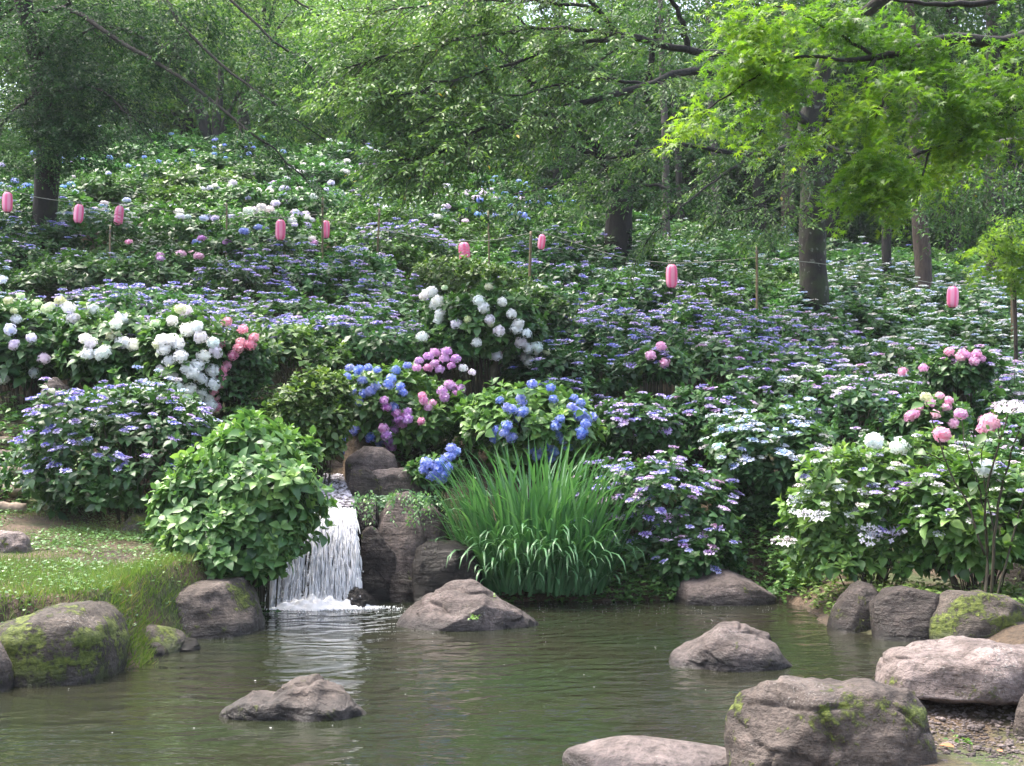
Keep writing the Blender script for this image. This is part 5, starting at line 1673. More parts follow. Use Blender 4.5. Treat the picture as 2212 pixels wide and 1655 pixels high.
TP = [TreeProto(300 + i) for i in range(4)] + [TreeProto(320 + i, 90, 200, .15, 12, 2.6, True) for i in range(2)]
TP.append(TreeProto(340, 95, 150, .17, 5.5, 2.6, True))
TP.append(TreeProto(341, 95, 150, .17, 5.0, 3.0, True))
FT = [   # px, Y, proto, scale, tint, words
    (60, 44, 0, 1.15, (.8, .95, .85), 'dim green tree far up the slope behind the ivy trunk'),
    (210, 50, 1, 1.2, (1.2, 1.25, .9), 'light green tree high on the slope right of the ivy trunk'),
    (330, 56, 2, 1.25, (1.7, 1.6, 1.1), 'pale green tree tinted as sunlit behind the many stemmed tree'),
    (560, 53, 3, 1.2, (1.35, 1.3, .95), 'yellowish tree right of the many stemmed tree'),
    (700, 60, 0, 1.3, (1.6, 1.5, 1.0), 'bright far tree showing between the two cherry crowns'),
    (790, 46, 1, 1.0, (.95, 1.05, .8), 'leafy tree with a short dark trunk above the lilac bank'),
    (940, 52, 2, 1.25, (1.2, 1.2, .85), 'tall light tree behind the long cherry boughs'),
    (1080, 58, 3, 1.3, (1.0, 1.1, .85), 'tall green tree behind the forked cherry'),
    (1210, 46, 0, 1.2, (.7, .85, .75), 'tree tinted as shaded just behind the forked cherry'),
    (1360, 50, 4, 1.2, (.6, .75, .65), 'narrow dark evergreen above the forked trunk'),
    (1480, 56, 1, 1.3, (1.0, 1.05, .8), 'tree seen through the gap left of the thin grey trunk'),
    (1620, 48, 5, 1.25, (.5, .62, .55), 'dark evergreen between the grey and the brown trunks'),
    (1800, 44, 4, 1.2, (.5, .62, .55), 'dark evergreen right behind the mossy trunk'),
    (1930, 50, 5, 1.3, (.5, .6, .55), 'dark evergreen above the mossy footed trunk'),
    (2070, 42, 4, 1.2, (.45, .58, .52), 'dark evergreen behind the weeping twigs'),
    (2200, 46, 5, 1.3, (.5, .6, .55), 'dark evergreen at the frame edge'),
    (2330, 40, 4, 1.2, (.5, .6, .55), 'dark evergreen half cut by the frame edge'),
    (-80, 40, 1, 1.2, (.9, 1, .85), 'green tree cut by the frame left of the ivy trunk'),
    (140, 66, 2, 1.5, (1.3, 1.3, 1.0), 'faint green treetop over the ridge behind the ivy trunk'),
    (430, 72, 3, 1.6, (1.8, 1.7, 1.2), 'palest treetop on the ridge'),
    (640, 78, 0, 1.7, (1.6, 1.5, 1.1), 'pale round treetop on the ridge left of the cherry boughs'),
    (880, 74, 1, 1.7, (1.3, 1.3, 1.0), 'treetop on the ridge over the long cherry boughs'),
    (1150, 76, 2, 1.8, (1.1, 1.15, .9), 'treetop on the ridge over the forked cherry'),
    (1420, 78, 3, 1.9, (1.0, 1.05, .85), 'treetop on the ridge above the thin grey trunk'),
    (1650, 70, 0, 1.8, (.7, .8, .7), 'treetop tinted as shaded over the brown trunk'),
    (1880, 74, 1, 1.9, (.65, .75, .65), 'treetop tinted as shaded over the maple bough'),
    (2120, 68, 2, 1.8, (.6, .7, .6), 'treetop tinted as shaded at the upper frame edge'),
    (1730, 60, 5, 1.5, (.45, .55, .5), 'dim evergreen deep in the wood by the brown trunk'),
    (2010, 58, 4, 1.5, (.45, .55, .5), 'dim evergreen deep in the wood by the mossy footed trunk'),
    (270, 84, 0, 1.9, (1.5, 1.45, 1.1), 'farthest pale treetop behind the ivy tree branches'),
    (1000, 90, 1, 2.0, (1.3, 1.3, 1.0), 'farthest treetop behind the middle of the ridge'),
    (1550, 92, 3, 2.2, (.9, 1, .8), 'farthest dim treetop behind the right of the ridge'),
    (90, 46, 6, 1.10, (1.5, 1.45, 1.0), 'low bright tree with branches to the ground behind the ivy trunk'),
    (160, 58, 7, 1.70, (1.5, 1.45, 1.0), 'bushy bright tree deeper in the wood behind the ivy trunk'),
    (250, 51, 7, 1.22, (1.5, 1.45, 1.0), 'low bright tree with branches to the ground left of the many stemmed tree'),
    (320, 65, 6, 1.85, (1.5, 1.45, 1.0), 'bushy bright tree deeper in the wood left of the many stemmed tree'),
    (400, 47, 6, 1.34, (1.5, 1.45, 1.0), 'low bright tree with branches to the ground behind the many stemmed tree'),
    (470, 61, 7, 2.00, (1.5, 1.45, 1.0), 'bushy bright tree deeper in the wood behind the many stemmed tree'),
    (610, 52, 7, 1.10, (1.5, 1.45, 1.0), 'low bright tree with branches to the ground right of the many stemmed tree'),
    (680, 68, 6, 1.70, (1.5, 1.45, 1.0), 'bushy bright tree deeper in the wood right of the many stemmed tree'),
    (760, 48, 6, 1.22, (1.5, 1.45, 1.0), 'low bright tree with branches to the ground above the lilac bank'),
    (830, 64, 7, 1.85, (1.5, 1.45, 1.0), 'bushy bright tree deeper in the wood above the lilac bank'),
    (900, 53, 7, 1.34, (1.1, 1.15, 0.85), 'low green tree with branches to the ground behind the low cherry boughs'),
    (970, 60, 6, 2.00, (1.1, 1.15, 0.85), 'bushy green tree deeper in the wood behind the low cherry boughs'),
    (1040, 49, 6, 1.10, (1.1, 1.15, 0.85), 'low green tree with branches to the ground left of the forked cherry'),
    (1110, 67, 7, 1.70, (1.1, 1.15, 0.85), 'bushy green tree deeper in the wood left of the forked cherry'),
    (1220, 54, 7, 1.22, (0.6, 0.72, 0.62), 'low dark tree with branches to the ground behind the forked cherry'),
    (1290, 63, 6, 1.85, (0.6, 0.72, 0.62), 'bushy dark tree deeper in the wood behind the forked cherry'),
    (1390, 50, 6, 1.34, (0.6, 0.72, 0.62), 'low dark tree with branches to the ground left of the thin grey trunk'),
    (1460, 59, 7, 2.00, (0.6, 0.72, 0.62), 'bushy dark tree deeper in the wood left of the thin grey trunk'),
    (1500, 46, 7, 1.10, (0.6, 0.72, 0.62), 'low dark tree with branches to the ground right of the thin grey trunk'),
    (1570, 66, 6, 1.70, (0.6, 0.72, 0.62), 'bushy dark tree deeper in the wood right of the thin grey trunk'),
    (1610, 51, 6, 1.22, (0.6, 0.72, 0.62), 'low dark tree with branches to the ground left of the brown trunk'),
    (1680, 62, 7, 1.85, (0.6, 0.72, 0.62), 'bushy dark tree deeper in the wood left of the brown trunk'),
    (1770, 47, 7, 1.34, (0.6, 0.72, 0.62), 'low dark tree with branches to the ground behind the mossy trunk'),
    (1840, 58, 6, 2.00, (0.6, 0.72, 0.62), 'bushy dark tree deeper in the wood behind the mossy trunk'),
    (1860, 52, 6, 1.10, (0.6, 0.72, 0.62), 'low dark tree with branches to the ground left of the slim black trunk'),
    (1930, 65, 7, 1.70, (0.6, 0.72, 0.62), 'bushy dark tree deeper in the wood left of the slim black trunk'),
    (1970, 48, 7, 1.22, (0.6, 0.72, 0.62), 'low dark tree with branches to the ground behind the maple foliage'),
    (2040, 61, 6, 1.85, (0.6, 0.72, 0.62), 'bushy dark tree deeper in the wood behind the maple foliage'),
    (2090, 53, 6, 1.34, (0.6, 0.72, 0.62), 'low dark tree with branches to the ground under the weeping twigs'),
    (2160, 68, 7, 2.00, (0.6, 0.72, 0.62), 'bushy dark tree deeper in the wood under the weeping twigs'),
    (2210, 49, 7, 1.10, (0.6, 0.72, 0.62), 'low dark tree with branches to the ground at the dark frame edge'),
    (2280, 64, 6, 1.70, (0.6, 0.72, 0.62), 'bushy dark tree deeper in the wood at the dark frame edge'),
]
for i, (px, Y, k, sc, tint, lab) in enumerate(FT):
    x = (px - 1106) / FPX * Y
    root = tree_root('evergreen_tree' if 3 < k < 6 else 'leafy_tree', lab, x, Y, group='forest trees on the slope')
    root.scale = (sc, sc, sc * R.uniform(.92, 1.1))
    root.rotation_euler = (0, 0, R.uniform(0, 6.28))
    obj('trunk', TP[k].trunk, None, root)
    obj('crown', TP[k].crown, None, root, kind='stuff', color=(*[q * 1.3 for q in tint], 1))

# many stemmed tree on the slope --------------------------------------------------
b0 = P(462, 300, 40)
mt = tree_root('leafy_tree', 'many stemmed tree fanning out of one base above the blue mopheads', b0[0], 40)
gz = Hs(b0[0], 40)
sl, sw = Soup(), Soup()
for pts, r0 in [([(448, 310, 40), (436, 265, 40), (420, 230, 39.9), (385, 205, 39.6), (360, 160, 39.3)], .17), ([(452, 310, 40), (447, 260, 40), (430, 210, 40.2), (415, 150, 40.4)], .15),
                ([(470, 315, 40), (468, 260, 40), (474, 210, 40.2), (478, 130, 40.4)], .22), ([(478, 312, 40), (486, 265, 39.8), (505, 225, 39.5), (530, 170, 39.2)], .14),
                ([(530, 318, 41.5), (526, 250, 41.5), (532, 190, 41.5), (545, 110, 41.5)], .27)]:
    wl = [tuple(P(*q)) for q in pts]
    wl = [(wl[0][0], wl[0][1], Hs(wl[0][0], wl[0][1]) - .2)] + wl
    ln = smooth_line(wl, 16, .02)
    s = Soup()
    tube(s, ln, np.linspace(r0, r0 * .4, 16), 8, .5, True)
    add_rel(mt, 'trunk', s, M_BARK, smooth=True)
for px, py, rx, ry, n in [(360, 120, 120, 60, 150), (460, 90, 130, 70, 170), (560, 110, 110, 60, 140), (300, 200, 70, 40, 50), (610, 200, 60, 40, 50), (420, 20, 160, 60, 150)]:
    blob(sl, None, px, py, 40, rx, ry, n, 1.8, .15, 10, LEAF_KITE, .55, L=(.5, 1.0))
add_rel(mt, 'crown', sl, M_FAR, 'stuff', color=(1.3, 1.3, .9, 1))

# straight trunks in the wood at the right ------------------------------------------
for lab, px, pb, Y, r_, mat, lean, tint in [
        ('thin straight grey trunk right of the forked cherry', 1441, 530, 33, .11, M_BARK_GREY, -4, (.7, .8, .7)),
        ('pale grey brown trunk half lost behind cherry sprays', 1548, 480, 40, .15, M_BARK_GREY, -6, (.6, .7, .6)),
        ('straight reddish brown trunk left of the mossy trunk', 1703, 490, 40, .22, M_BARK_BROWN, 0, (.5, .6, .55)),
        ('brown trunk with a mossy foot right of the maple foliage', 1993, 580, 30, .2, M_BARK_BROWN, -8, (.5, .6, .55)),
        ('slim black trunk between the mossy trunk and the brown one', 1915, 570, 31, .12, M_BARK, 6, (.5, .6, .55)),
        ('black trunk deep in shade behind the weeping twigs', 2150, 560, 32, .24, M_BARK, 4, (.45, .55, .5)),
        ('dark trunk in the shade left of the brown trunk', 1640, 470, 44, .22, M_BARK, 0, (.45, .55, .5)),
        ('dark twin stem right of the thin grey trunk', 1470, 440, 42, .12, M_BARK, -10, (.7, .8, .7))]:
    a_ = P(px, pb, Y)
    rt = tree_root('forest_tree', lab, a_[0], Y)
    gz = Hs(a_[0], Y)
    topz = gz + 9
    trunk(rt, [(a_[0], Y, gz - .2), a_, (a_[0] + lean / FPX * Y, Y, a_[2] + 3), (a_[0] + 2.4 * lean / FPX * Y, Y + .1, topz)], [r_ * 1.1, r_, r_ * .9, r_ * .5], mat, 10, 14)
    sl = Soup()
    rr = np.random.default_rng(int(px))
    n = 260
    c = np.array([a_[0] + 2 * lean / FPX * Y, Y, topz])
    d = nrm(rr.normal(size=(n, 3))) * rr.random((n, 1)) ** .4 * [2.2, 2.2, 2.4]
    twig_leaves(sl, None, c + d, d * [1, 1, .2] + [0, 0, -.3], rr.uniform(.4, .8, n), 10, .15, LEAF_KITE, .3, .4)
    add_rel(rt, 'crown', sl, M_FAR, 'stuff', color=(*tint, 1))

# ------------------------------------------------------------------ lanterns, stakes and wires
def lantern_mat():
    m, nt = mat_new('lantern_paper')
    at = N(nt, 'Attribute', attribute_name='tint')
    c = mixc(nt, at.outputs['Fac'], (.9, .2, .42), (.93, .48, .66))
    p = N(nt, 'BsdfPrincipled', i_Roughness=.45)
    nt.links.new(c, p.inputs['Base Color'])
    t = N(nt, 'BsdfTranslucent')
    nt.links.new(c, t.inputs[0])
    x = N(nt, 'MixShader', i_0=.35)
    nt.links.new(p.outputs[0], x.inputs[1])
    nt.links.new(t.outputs[0], x.inputs[2])
    nt.links.new(x.outputs[0], N(nt, 'OutputMaterial').inputs[0])
    return m


M_LANT = lantern_mat()
M_CAP = simple_mat('lantern_rim', (.1, .025, .04), .5)
M_WIRE = simple_mat('wire', (.2, .21, .185), .6)
M_BAMBOO = simple_mat('bamboo', (.15, .11, .06), .6, noise_scale=9, var=.4)


def lantern(label, px, py, Y, w_, h_, tilt=0.0, torn=False):
    c = P(px, py, Y)
    root = thing('paper_lantern', label, 'paper lantern', c, 'pink paper lanterns strung across the slope')
    root.rotation_euler = (0, tilt, R.uniform(-.4, .4))
    a, hh = w_ * Y / FPX / 2, h_ * Y / FPX
    n, m_ = 33, 28
    s = Soup()
    zz = np.linspace(-.5, .5, n)
    u = np.abs(zz) * 2
    prof = np.interp(u, [0, .3, .6, .8, .92, 1], [1, .99, .95, .85, .7, .5]) * (1 + .022 * np.cos(np.arange(n) * math.pi))
    an = np.arange(m_) / m_ * 2 * math.pi
    v = np.stack([prof[:, None] * a * np.cos(an), prof[:, None] * a * np.sin(an), np.repeat((zz * hh)[:, None], m_, 1)], -1)
    tn = np.repeat((.5 + .5 * np.sign(np.sin(an * 5 + .6)))[None], n, 0)
    f = []
    for i in range(n - 1):
        for j in range(m_):
            if torn and (i in (9, 10, 15, 16, 20) and 14 < j < 26 or i < 5):
                continue
            k = (j + 1) % m_
            f += [(i * m_ + j, i * m_ + k, (i + 1) * m_ + k), (i * m_ + j, (i + 1) * m_ + k, (i + 1) * m_ + j)]
    s.add(v.reshape(-1, 3), f, tn.reshape(-1))
    obj('paper_shade', s.mesh('paper_shade', True), M_LANT, root)
    for sg in (1, -1):
        s = Soup()
        r_ = .52 * a
        tube(s, [(0, 0, sg * hh * .485), (0, 0, sg * hh * .53)], [r_, r_], 20, .5, True)
        obj('rim', s.mesh('rim'), M_CAP, root)
    s = Soup()
    tube(s, smooth_line([(-r_ * .9, 0, hh * .53), (0, 0, hh * .53 + .07), (r_ * .9, 0, hh * .53)], 9), .004, 5, .5)
    obj('wire_handle', s.mesh('wire_handle'), M_WIRE, root)
    if torn:
        s = Soup()
        for q in (.1, -.02, -.2, -.3, -.4):
            aa_ = np.linspace(0, 6.283, 25)
            tube(s, np.stack([a * .95 * np.cos(aa_), a * .95 * np.sin(aa_), q * hh + .015 * np.sin(aa_ * 2)], 1), .005, 4, .5)
        obj('bare_hoops', s.mesh('bare_hoops'), M_LANT, root)
    return root


LY = 24.3
lantern('pink paper lantern nearest the left frame edge', 16, 437, LY, 22, 43)
lantern('pink paper lantern just right of the dark ivy trunk', 170, 462, LY, 21, 40, .06)
lantern('battered rosy lantern almost hidden in leaves between ivy trunk and tall stake', 257, 466, LY + .4, 20, 42, .1, True)
lantern('rosy pink lantern hanging left of the tall bamboo stake', 606, 497, LY, 22, 44)
lantern('pink lantern partly behind the tall bamboo stake', 704, 496, LY + .25, 17, 38)
lantern('torn pink lantern with bare hoops over the round yellow green bush', 1003, 543, LY, 25, 38, -.08, True)
lantern('smallest pink lantern next to the short leaning stake', 1170, 523, LY + .2, 16, 32, .1)
lantern('largest pink and white striped lantern right of centre', 1451, 597, LY, 25, 50)
lantern('pink lantern tilted under the maple near the right frame edge', 2058, 642, LY, 25, 45, .05)


def stake(label, px, top, bot, Y, w_=7, lean=0):
    a_, b_ = P(px + lean, top, Y), P(px, bot, Y)
    g_ = Hs(b_[0], Y)
    root = thing('bamboo_stake', label, 'bamboo stake', (b_[0], Y, g_), 'bamboo stakes holding the lantern wire')
    s = Soup()
    r_ = w_ * .4 * Y / FPX
    bt = np.array([b_[0] - (a_[0] - b_[0]) * .4, Y, g_ - .2])
    n = 26
    ln = bt + (a_ - bt) * np.linspace(0, 1, n)[:, None]
    tube(s, ln, r_ * np.where(np.arange(n) % 5 == 2, 1.18, 1.0) * np.linspace(1.1, .9, n), 9, .5, True)
    add_rel(root, 'bamboo_pole', s, M_BAMBOO, smooth=True)
    s = Soup()
    aa_ = np.linspace(0, 18.8, 40)
    tube(s, a_ - [0, 0, .12] + np.stack([r_ * 1.2 * np.cos(aa_), r_ * 1.2 * np.sin(aa_), np.linspace(-.03, .03, 40)], 1), .004, 4, .5)
    add_rel(root, 'wire_tie', s, M_WIRE)


stake('tall bamboo stake in front of a pink lantern', 697, 425, 548, LY, 6)
stake('thin grey stake leaning among pale mopheads', 813, 450, 522, LY + 1, 6, 7)
stake('thin stake right of the torn lantern', 1058, 455, 528, LY + .8, 5, -3)
stake('short leaning yellow stake beside the smallest lantern', 1142, 500, 570, LY - .2, 8, 5)
stake('long bamboo stake left of the mossy trunk', 1635, 530, 690, LY - .6, 7)
stake('brown stake under the little maple sapling', 2185, 600, 680, LY - 1.2, 7)
stake('short weathered stake below the many stemmed tree', 490, 440, 485, LY + 1, 5)
stake('brown stake in the dark leaves right of the ivy trunk', 238, 488, 545, LY - .5, 5)


def wire(label, pts):
    w_ = [P(*q) for q in pts]
    s = Soup()
    tube(s, smooth_line(w_, 60), .0058, 5, .5)
    tag(obj('lantern_wire', s.mesh('lantern_wire', True), M_WIRE), label, 'wire')


wire('sagging wire carrying the lanterns at the left of the slope', [(-80, 402, LY), (16, 411, LY), (90, 428, LY), (170, 437, LY), (257, 440, LY + .4), (420, 462, LY), (606, 470, LY), (697, 462, LY)])
wire('sagging wire from the tall stake to the short leaning stake', [(697, 462, LY), (704, 472, LY + .2), (817, 495, LY + .2), (940, 516, LY), (1003, 520, LY), (1060, 519, LY), (1146, 504, LY - .2)])
wire('wire from the short leaning stake past the striped lantern', [(1146, 504, LY - .2), (1170, 502, LY + .2), (1330, 552, LY), (1451, 568, LY), (1560, 563, LY - .3), (1635, 556, LY - .6)])
wire('wire running right from the long stake to the frame edge', [(1635, 556, LY - .6), (1790, 572, LY - .3), (1960, 602, LY), (2058, 615, LY), (2185, 608, LY - 1.2)])

# ------------------------------------------------------------------ iris clump
ic = P(1165, 1296, 14.58)
iris = thing('iris_clump', 'big clump of tall arching iris leaves at the water edge', 'iris plant', (ic[0], ic[1], .05))
IB = []
for k in range(14):
    n = 9
    t = np.linspace(0, 1, n)
    bend = [10, 18, 25, 30, 40, 60, 80, 100, 120, 135, 140, 150, 35, 70][k]
    ang = np.radians(4 + bend * t ** (2.2 + (k % 3) * .6))
    dy, dz = np.cumsum(np.sin(ang)) / n, np.cumsum(np.cos(ang)) / n
    wd = .0115 * np.interp(t, [0, .15, .6, .9, 1], [.8, 1, .95, .5, .03])
    v, f = [], []
    for i in range(n):
        tw = .5 * t[i] * (k % 5 - 2) * .4
        v += [(-wd[i] * math.cos(tw), dy[i], dz[i] + wd[i] * math.sin(tw) * .3), (0, dy[i] + .0035, dz[i]), (wd[i] * math.cos(tw), dy[i], dz[i] - wd[i] * math.sin(tw) * .3)]
    for i in range(n - 1):
        b = i * 3
        f += [(b, b + 1, b + 4), (b, b + 4, b + 3), (b + 1, b + 2, b + 5), (b + 1, b + 5, b + 4)]
    IB.append((np.array(v), np.array(f)))
IB_ME = {}
rest = Soup()
nbl = 980
part = 0
order = []
for _ in range(nbl):
    rr_ = math.sqrt(R.random())
    th = R.random() * 6.28
    x, yv = .8 * rr_ * math.cos(th), .5 * rr_ * math.sin(th) + .12
    order.append((yv + R.normal() * .12, x, yv))
order.sort()
for q, (_, x, yv) in enumerate(order):
    front = q < 360
    a_ = math.atan2(yv - .35 - (.55 if front else 0), x * .9) + R.normal() * .7
    k = R.integers(4, 12) if (front and R.random() < .75) else R.integers(0, 7)
    L = R.uniform(.45, 1.45) if front else R.uniform(1.0, 2.1)
    edge = abs(x) / .8
    L *= 1 - .18 * edge
    lean = math.radians(abs(R.normal()) * 7 + 8 * edge + (8 if front else 0))
    M4 = Matrix.Translation((x, yv, 0)) @ Matrix.Rotation(a_ - math.pi / 2, 4, 'Z') @ Matrix.Rotation(-lean, 4, 'X') @ Matrix.Diagonal((R.uniform(1.2, 1.9), L, L, 1))
    tn = float(np.clip(R.normal() * .16 + .5, 0, 1))
    if q < 600 and q % 2 == 0 and part < 300:
        key = (int(k), int(tn * 4.99))
        if key not in IB_ME:
            s = Soup()
            s.add(*IB[k], (key[1] + .5) / 5)
            IB_ME[key] = s.mesh('iris_leaf')
            IB_ME[key].materials.append(M_IRIS)
        o = bpy.data.objects.new('iris_leaf', IB_ME[key])
        COL.objects.link(o)
        o.parent = iris
        o.matrix_local = M4
        part += 1
    else:
        m3 = np.array(M4)
        v = IB[k][0] @ m3[:3, :3].T + m3[:3, 3]
        rest.add(v, IB[k][1], tn)
obj('iris_leaves', rest.mesh('iris_leaves'), M_IRIS, iris, kind='stuff')

# ------------------------------------------------------------------ grass on the left bank
BLADE = T([(-.045, 0, 0), (.045, 0, 0), (-.03, .5, .05), (.03, .5, .05), (0, 1, .22)], [(0, 1, 3), (0, 3, 2), (2, 3, 4)])


def blades(s, x, yv, size, lean=.45, tint=.5, tip=None):
    n = len(x)
    z = H(x, yv)
    an = R.random(n) * 6.28
    d = np.stack([np.cos(an) * lean * R.random(n), np.sin(an) * lean * R.random(n), np.ones(n)], 1)
    if tip is not None:
        d = d + np.array(tip)
    nn = np.stack([np.sin(an), -np.cos(an), .3 + 0 * an], 1)
    scatter(s, BLADE, np.stack([x, yv, z - .005], 1), d, nn, size, tint)


s = Soup()
n = 60000
x, yv = R.uniform(-6.6, -2.4, n), R.uniform(8.8, 14.6, n)
pat = np.array([mnoise.noise(Vector((a * .9, b * .9, 0))) + .5 * mnoise.noise(Vector((a * 2.6, b * 2.6, 3))) for a, b in zip(x, yv)])
sd = pond_sd(x, yv)
lush = np.exp(-((yv - 10.6) / 1.1) ** 2) * .6 + np.exp(-((x + 3.1) ** 2) * 3) * .4
keep = (sd > .03) & (pat + lush + .22 > R.uniform(-.25, .5, n))
x, yv, pat, lush = x[keep], yv[keep], pat[keep], lush[keep]
blades(s, x, yv, R.uniform(.025, .06, len(x)) * (1 + lush * .9), .7, np.clip(.55 + pat * .3 + R.normal(size=len(x)) * .16, 0, 1))
n = 26000
x, yv = R.uniform(-5.5, -2.3, n), R.uniform(8.6, 13.6, n)
sd = pond_sd(x, yv)
keep = (sd > .0) & (sd < .55)
x, yv = x[keep], yv[keep]
blades(s, x, yv, R.uniform(.03, .11, len(x)), .9, R.random(len(x)) ** .8, (.35, -.25, -.1))
obj('short_grass', s.mesh('short_grass'), M_GRASS, kind='stuff')
s = Soup()
n = 26000
x, yv = R.uniform(-7, -2.5, n), R.uniform(9.2, 14.6, n)
pat = np.array([mnoise.noise(Vector((a * 1.4, b * 1.4, 9))) for a, b in zip(x, yv)])
keep = (pond_sd(x, yv) > .15) & (pat > R.uniform(-.35, .35, n))
x, yv = x[keep], yv[keep]
n = len(x)
an = R.random(n) * 6.28
CLOV = T([(0, 0, 0), (-.5, .5, .08), (.5, .5, .08), (-.3, .95, 0), (.3, .95, 0)], [(0, 2, 1), (1, 2, 4), (1, 4, 3)])
scatter(s, CLOV, np.stack([x, yv, H(x, yv) + R.uniform(.015, .05, n)], 1), np.stack([np.cos(an), np.sin(an), R.normal(size=n) * .2], 1), R.normal(size=(n, 3)) * .25 + [0, 0, 1], R.uniform(.018, .04, n), np.clip(R.normal(size=n) * .15 + .6, 0, 1))
obj('clover', s.mesh('clover'), M_IRIS, kind='stuff', color=(1.15, 1.0, .8, 1))
# long drooping grass along the water's edge between the bank rocks
s = Soup()
for cx, cy, w_, n, sz in [(-3.05, 10.2, .3, 500, .12), (-2.9, 11.1, .25, 500, .12), (-2.75, 12.2, .2, 350, .1), (-3.4, 9.5, .2, 250, .1), (-4.2, 9.1, .4, 500, .1), (-3.2, 10.7, .3, 350, .11)]:
    x, yv = cx + R.normal(size=n) * w_ * .5, cy + R.normal(size=n) * w_
    blades(s, x, yv, R.uniform(.5, 1.1, n) * sz, 1.1, np.clip(R.normal(size=n) * .25 + .62, 0, 1), (.5, -.3, -.2))
obj('long_grass', s.mesh('long_grass'), M_GRASS, kind='stuff', color=(.95, .9, .9, 1))


# ------------------------------------------------------------------ low plants along the banks
def cover(name, boxes, mat, color, leaf, up=.12, tpl=LEAF_LO, hmap=None):
    s = Soup()
    for x0, x1, y0, y1, n in boxes:
        x, yv = R.uniform(x0, x1, n), R.uniform(y0, y1, n)
        z = (H(x, yv) if hmap is None else hmap(x, yv)) + R.random(n) ** 1.5 * up
        ok = z > 0.0
        x, yv, z = x[ok], yv[ok], z[ok]
        m_ = len(x)
        for k in range(3):
            an = R.random(m_) * 6.28
            scatter(s, tpl, np.stack([x, yv, z], 1), np.stack([np.cos(an), np.sin(an), .1 + R.normal(size=m_) * .3], 1), R.normal(size=(m_, 3)) * .3 + [0, -.2, 1], leaf * R.uniform(.6, 1.3, m_), np.clip(R.normal(size=m_) * .2 + .5, 0, 1))
    return obj(name, s.mesh(name), mat, kind='stuff', color=color)


cover('fern_ground_cover', [(2.2, 4.6, 14.9, 15.7, 1600), (-1.0, 2.3, 14.5, 15.1, 2600), (2.6, 3.6, 14.4, 15.2, 600)], M_HYD, (1.4, 1.35, 1.0, 1), .07, .32)
cover('bank_weeds', [(4.0, 7.0, 11.4, 13.6, 1800), (3.3, 4.2, 12.0, 14.6, 600)], M_GRASS, (1, 1, 1, 1), .06, .16)
cover('slope_weeds', [(-7.2, -4.6, 14.6, 16.8, 1800), (-3.8, -2.55, 15.2, 17.6, 1500), (-1.9, -.6, 16.6, 17.8, 700)], M_HYD, (1.3, 1.3, 1, 1), .085, .3)
cover('trailing_ivy', [(-2.0, -.95, 14.9, 15.75, 1300)], M_IRIS, (2.6, 1.75, 2.6, 1), .055, .16)
cover('stem_litter_weeds', [(1.3, 5.2, 15.3, 19, 1500), (-4, -2.5, 13.2, 14.8, 700)], M_HYD, (.8, .9, .8, 1), .07, .2)  # leaf tint dimmed to carry the shade of the far bank hollow
# ivy hanging down the slab rocks
s = Soup()
for k in range(50):
    a_ = P(R.uniform(765, 945), R.uniform(1050, 1068), 14.55 + R.random() * .15)
    twig_leaves(s, None, np.array([a_]), np.array([[R.normal() * .3, -.3, -1]]), R.uniform(.1, .4), 9, .045, LEAF_LO, .2, .55, .4)
obj('hanging_ivy', s.mesh('hanging_ivy'), M_IRIS, kind='stuff', color=(1.9, 1.5, 1.5, 1))
# grass tuft on the far bank
tu = P(1745, 1262, 14.75)
gt = thing('grass_tuft', 'fine drooping grass tuft on the far bank by the reddish rock', 'grass tuft', (tu[0], 14.75, max(.1, tu[2] - .12)))
s = Soup()
n = 420
an = R.random(n) * 6.28
scatter(s, BLADE, np.stack([R.normal(size=n) * .07, R.normal(size=n) * .05, 0 * an + .05], 1), np.stack([np.cos(an) * .8, np.sin(an) * .6 - .3, .75 + 0 * an - R.random(n) * .9], 1), np.stack([np.cos(an) * .3, np.sin(an) * .3, 1 + 0 * an], 1), R.uniform(.18, .34, n), R.random(n) * .6)
obj('grass_blades', s.mesh('grass_blades'), M_GRASS, gt, kind='stuff')

# tall open stems with leaves at the right frame edge ------------------------------------
hs = thing('hydrangea_bush', 'tall bare stemmed hydrangea with leaves and round heads on top at the frame edge', 'hydrangea bush', (*P(2132, 1275, 12.1)[:2], Hs(P(2132, 1275, 12.1)[0], 12.1)))
sl = Soup()
tips, axs = [], []
for pts, r_ in [([(2128, 1280), (2132, 1200), (2128, 1120), (2135, 1040), (2160, 960), (2178, 890)], .03), ([(2140, 1280), (2148, 1150), (2165, 1050), (2190, 960), (2205, 920)], .028), ([(2128, 1200), (2090, 1090), (2045, 1000), (2012, 900), (2000, 860)], .02),
                ([(2130, 1120), (2110, 1040), (2085, 960), (2075, 900)], .016), ([(2148, 1150), (2120, 1000), (2135, 930)], .014), ([(2165, 1050), (2130, 1015)], .01), ([(2045, 1000), (1960, 960), (1945, 972)], .01),
                ([(2140, 1270), (2200, 1120), (2230, 1000)], .022), ([(2160, 960), (2150, 880), (2150, 830)], .012)]:
    w_ = [P(a, b, 12.1 + .15 * math.sin(a)) for a, b in pts]
    if pts[0][1] > 1260:
        w_[0][2] = Hs(w_[0][0], w_[0][1]) - .05
    s = Soup()
    ln = smooth_line(w_, 14, .006)
    tube(s, ln, np.linspace(r_ * .6, r_ * .22, 14), 6, .5, True)
    add_rel(hs, 'stem', s, M_STEM, smooth=True)
    for k in (5, 7, 9, 11, 13):
        tips.append(ln[k])
        axs.append(nrm(ln[k] - ln[k - 1] + R.normal(size=3) * .02 + [0, 0, .02]))
tips, axs = np.array(tips), np.array(axs)
d = shoot_leaves(np.random.default_rng(5), tips, axs, .13, 2, 35, -5, .06)
d[0] = d[0] - np.array(hs.location)
leaf_objs(hs, 'hyd', LEAF_HI, M_HYD, d, 300, color=(1.2, 1.2, .85, 1))
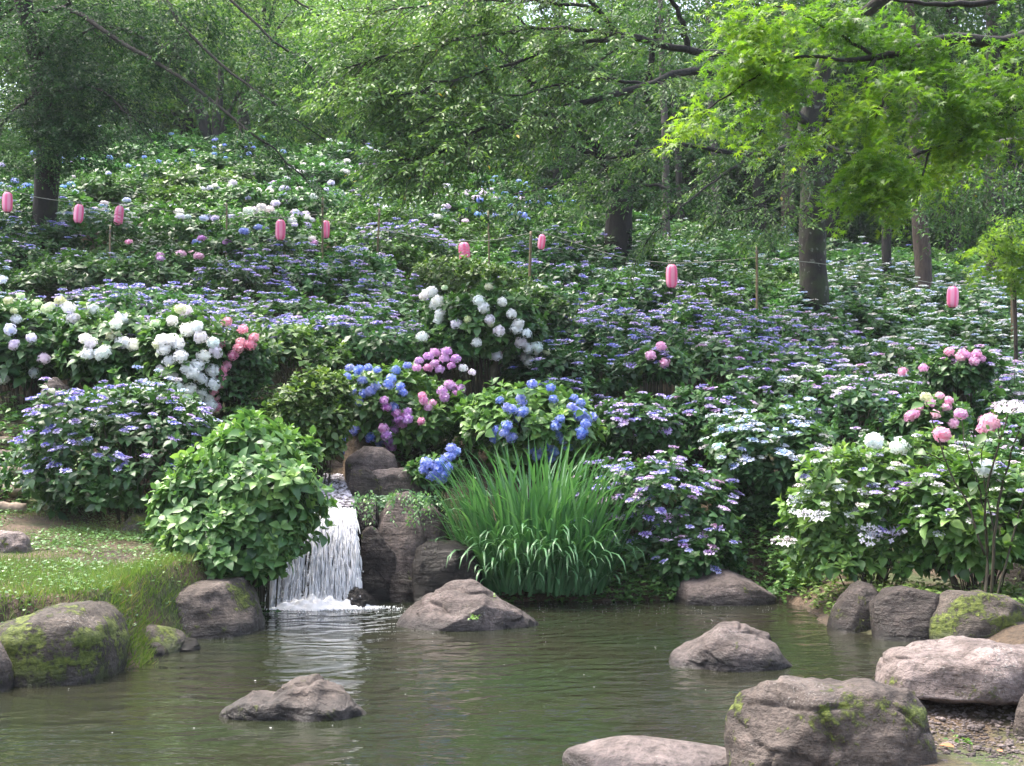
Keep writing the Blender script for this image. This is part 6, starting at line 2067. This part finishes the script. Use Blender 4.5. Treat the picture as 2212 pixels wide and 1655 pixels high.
for px, py, cn, kd, sz in [(2182, 880, 'white_lace', 'lace', 1.9), (2138, 912, 'rose', 'mop', 1.1), (2035, 938, 'rose', 'mop', 1.0), (1943, 966, 'white', 'mop', 1.1), (1888, 952, 'white', 'mop', 1.1), (2130, 1012, 'white', 'mop', 1.0), (2000, 858, 'cream', 'mop', .7), (2075, 895, 'rose', 'mop', .8)]:
    add_head(hs, kd, cn, P(px, py, 12.05) - np.array(hs.location), (0, -.3, 1), sz)

# leaf sprig and seedlings on the centre boulder and rocks --------------------------------
for px, py, Y, lab in [(1060, 1392 - 100, 12.45, 'tiny fern growing in a crack on the right of the peaked boulder'), (1025, 1336, 11.95, 'tiny green seedling on the front of the peaked boulder'),
                       (2070, 1602, 6.95, 'small weed on the gravel under the big slab')]:
    c = P(px, py, Y)
    r0 = thing('seedling', lab, 'seedling', c)
    s = Soup()
    twig_leaves(s, None, np.tile([[0, 0, 0.]], (7, 1)), R.normal(size=(7, 3)) * [1, .6, .5] + [0, -.4, .5], .06, 4, .035, LEAF_LO, .2, .75)
    obj('leaves', s.mesh('seedling_leaves'), M_HYD, r0, kind='stuff', color=(1.6, 1.5, 1, 1))

# ------------------------------------------------------------------ gravel corner, log steps, floating bits
M_PEB = rock_mat('pebble', (.07, .055, .05), (.3, .25, .235), 0, lichen=0, band=False)
s = Soup()
for _ in range(4200):
    x, yv = R.uniform(1.9, 3.6), R.uniform(6.0, 8.0)
    if pond_sd(np.array([x]), np.array([yv]))[0] < .05:
        continue
    v, f = ICO[1]
    r_ = R.uniform(.004, .012) * (1 + (R.random() < .06))
    rot = np.array(Matrix.Rotation(R.uniform(0, 6.28), 3, 'Z'))
    s.add((v * (1 + R.normal(size=v.shape) * .1) * [r_ * 1.3, r_, r_ * .6]) @ rot.T + [x, yv, Hs(x, yv) + r_ * .25], f)
obj('gravel', s.mesh('gravel', True), M_PEB, kind='stuff')
M_DEAD = simple_mat('fallen_leaf', (.5, .2, .09), .6, noise_scale=40, var=.25, trans=.2)
for px, py, lab, sz in [(2062, 1622, 'orange fallen leaf lying on the gravel', .075), (2165, 1632, 'small reddish fallen leaf on the gravel by the frame edge', .035)]:
    c = ground_hit(px, py, 0, 5.5, 9)
    s = Soup()
    s.add(LEAF_HI[0] * [1.3, 1, .8] * sz, LEAF_HI[1])
    o = obj('fallen_leaf', s.mesh('fallen_leaf'), M_DEAD, loc=(c[0], c[1], c[2] + .02))
    o.rotation_euler = (.2, -.1, R.uniform(0, 6))
    tag(o, lab, 'fallen leaf')
M_LOG = simple_mat('weathered_log', (.2, .155, .12), .85, noise_scale=18, var=.45)
for px0, px1, py, Y, lab in [(-60, 58, 1102, 14.45, 'lowest log step at the left frame edge'), (-60, 56, 1062, 14.8, 'log step second from the bottom at the left edge'), (-60, 52, 1022, 15.2, 'middle log step at the left edge beside the lacecaps'),
                             (-60, 50, 985, 15.6, 'pale upper log step at the left edge'), (-70, 70, 955, 15.95, 'topmost crooked log step at the left edge')]:
    a_, b_ = P(px0, py, Y), P(px1, py + R.uniform(-6, 6), Y + .1)
    z = Hs((a_[0] + b_[0]) / 2, Y)
    s = Soup()
    ln = smooth_line([a_, (a_ + b_) / 2 + [0, 0, .01], b_], 10, .006)
    tube(s, ln, R.uniform(.055, .075), 12, .5, True, .05)
    lo = thing('log_step', lab, 'log step', tuple(a_), 'log steps beside the bank')
    add_rel(lo, 'log', s, M_LOG, smooth=True)
s = Soup()
n = 36
x, yv = R.uniform(-3.6, 3, n), R.uniform(7.2, 14.3, n)
ok = pond_sd(x, yv) < -.1
x, yv = x[ok], yv[ok]
n = len(x)
an = R.random(n) * 6.28
scatter(s, CLOV, np.stack([x, yv, .004 + 0 * x], 1), np.stack([np.cos(an), np.sin(an), 0 * an], 1), np.tile([0, 0, 1.], (n, 1)), R.uniform(.006, .018, n), R.random(n))
obj('floating_petals', s.mesh('floating_petals'), M_STRAND, kind='stuff')
s = Soup()
n = 700
rd = np.abs(R.normal(size=n)) * .9 + .5
an = R.uniform(math.pi, 2 * math.pi, n)
x, yv = -2.0 + rd * np.cos(an) * 1.6, 14.0 + rd * np.sin(an)
ok = pond_sd(x, yv) < -.1
x2, y2 = R.uniform(.3, 3.0, 120), R.uniform(13.7, 14.5, 120)
x, yv = np.concatenate([x[ok], x2]), np.concatenate([yv[ok], y2])
n = len(x)
scatter(s, (oc[0] * [1, 1, .2], oc[1]), np.stack([x, yv, .002 + 0 * x], 1), np.tile([0, 1, 0], (n, 1)), np.tile([0, 0, 1], (n, 1)), R.uniform(.002, .0045, n), 1.0)
obj('bubbles', s.mesh('bubbles'), M_STRAND, kind='stuff')
print('objects', len(bpy.data.objects), 'tris', sum(len(m.polygons) for m in bpy.data.meshes))
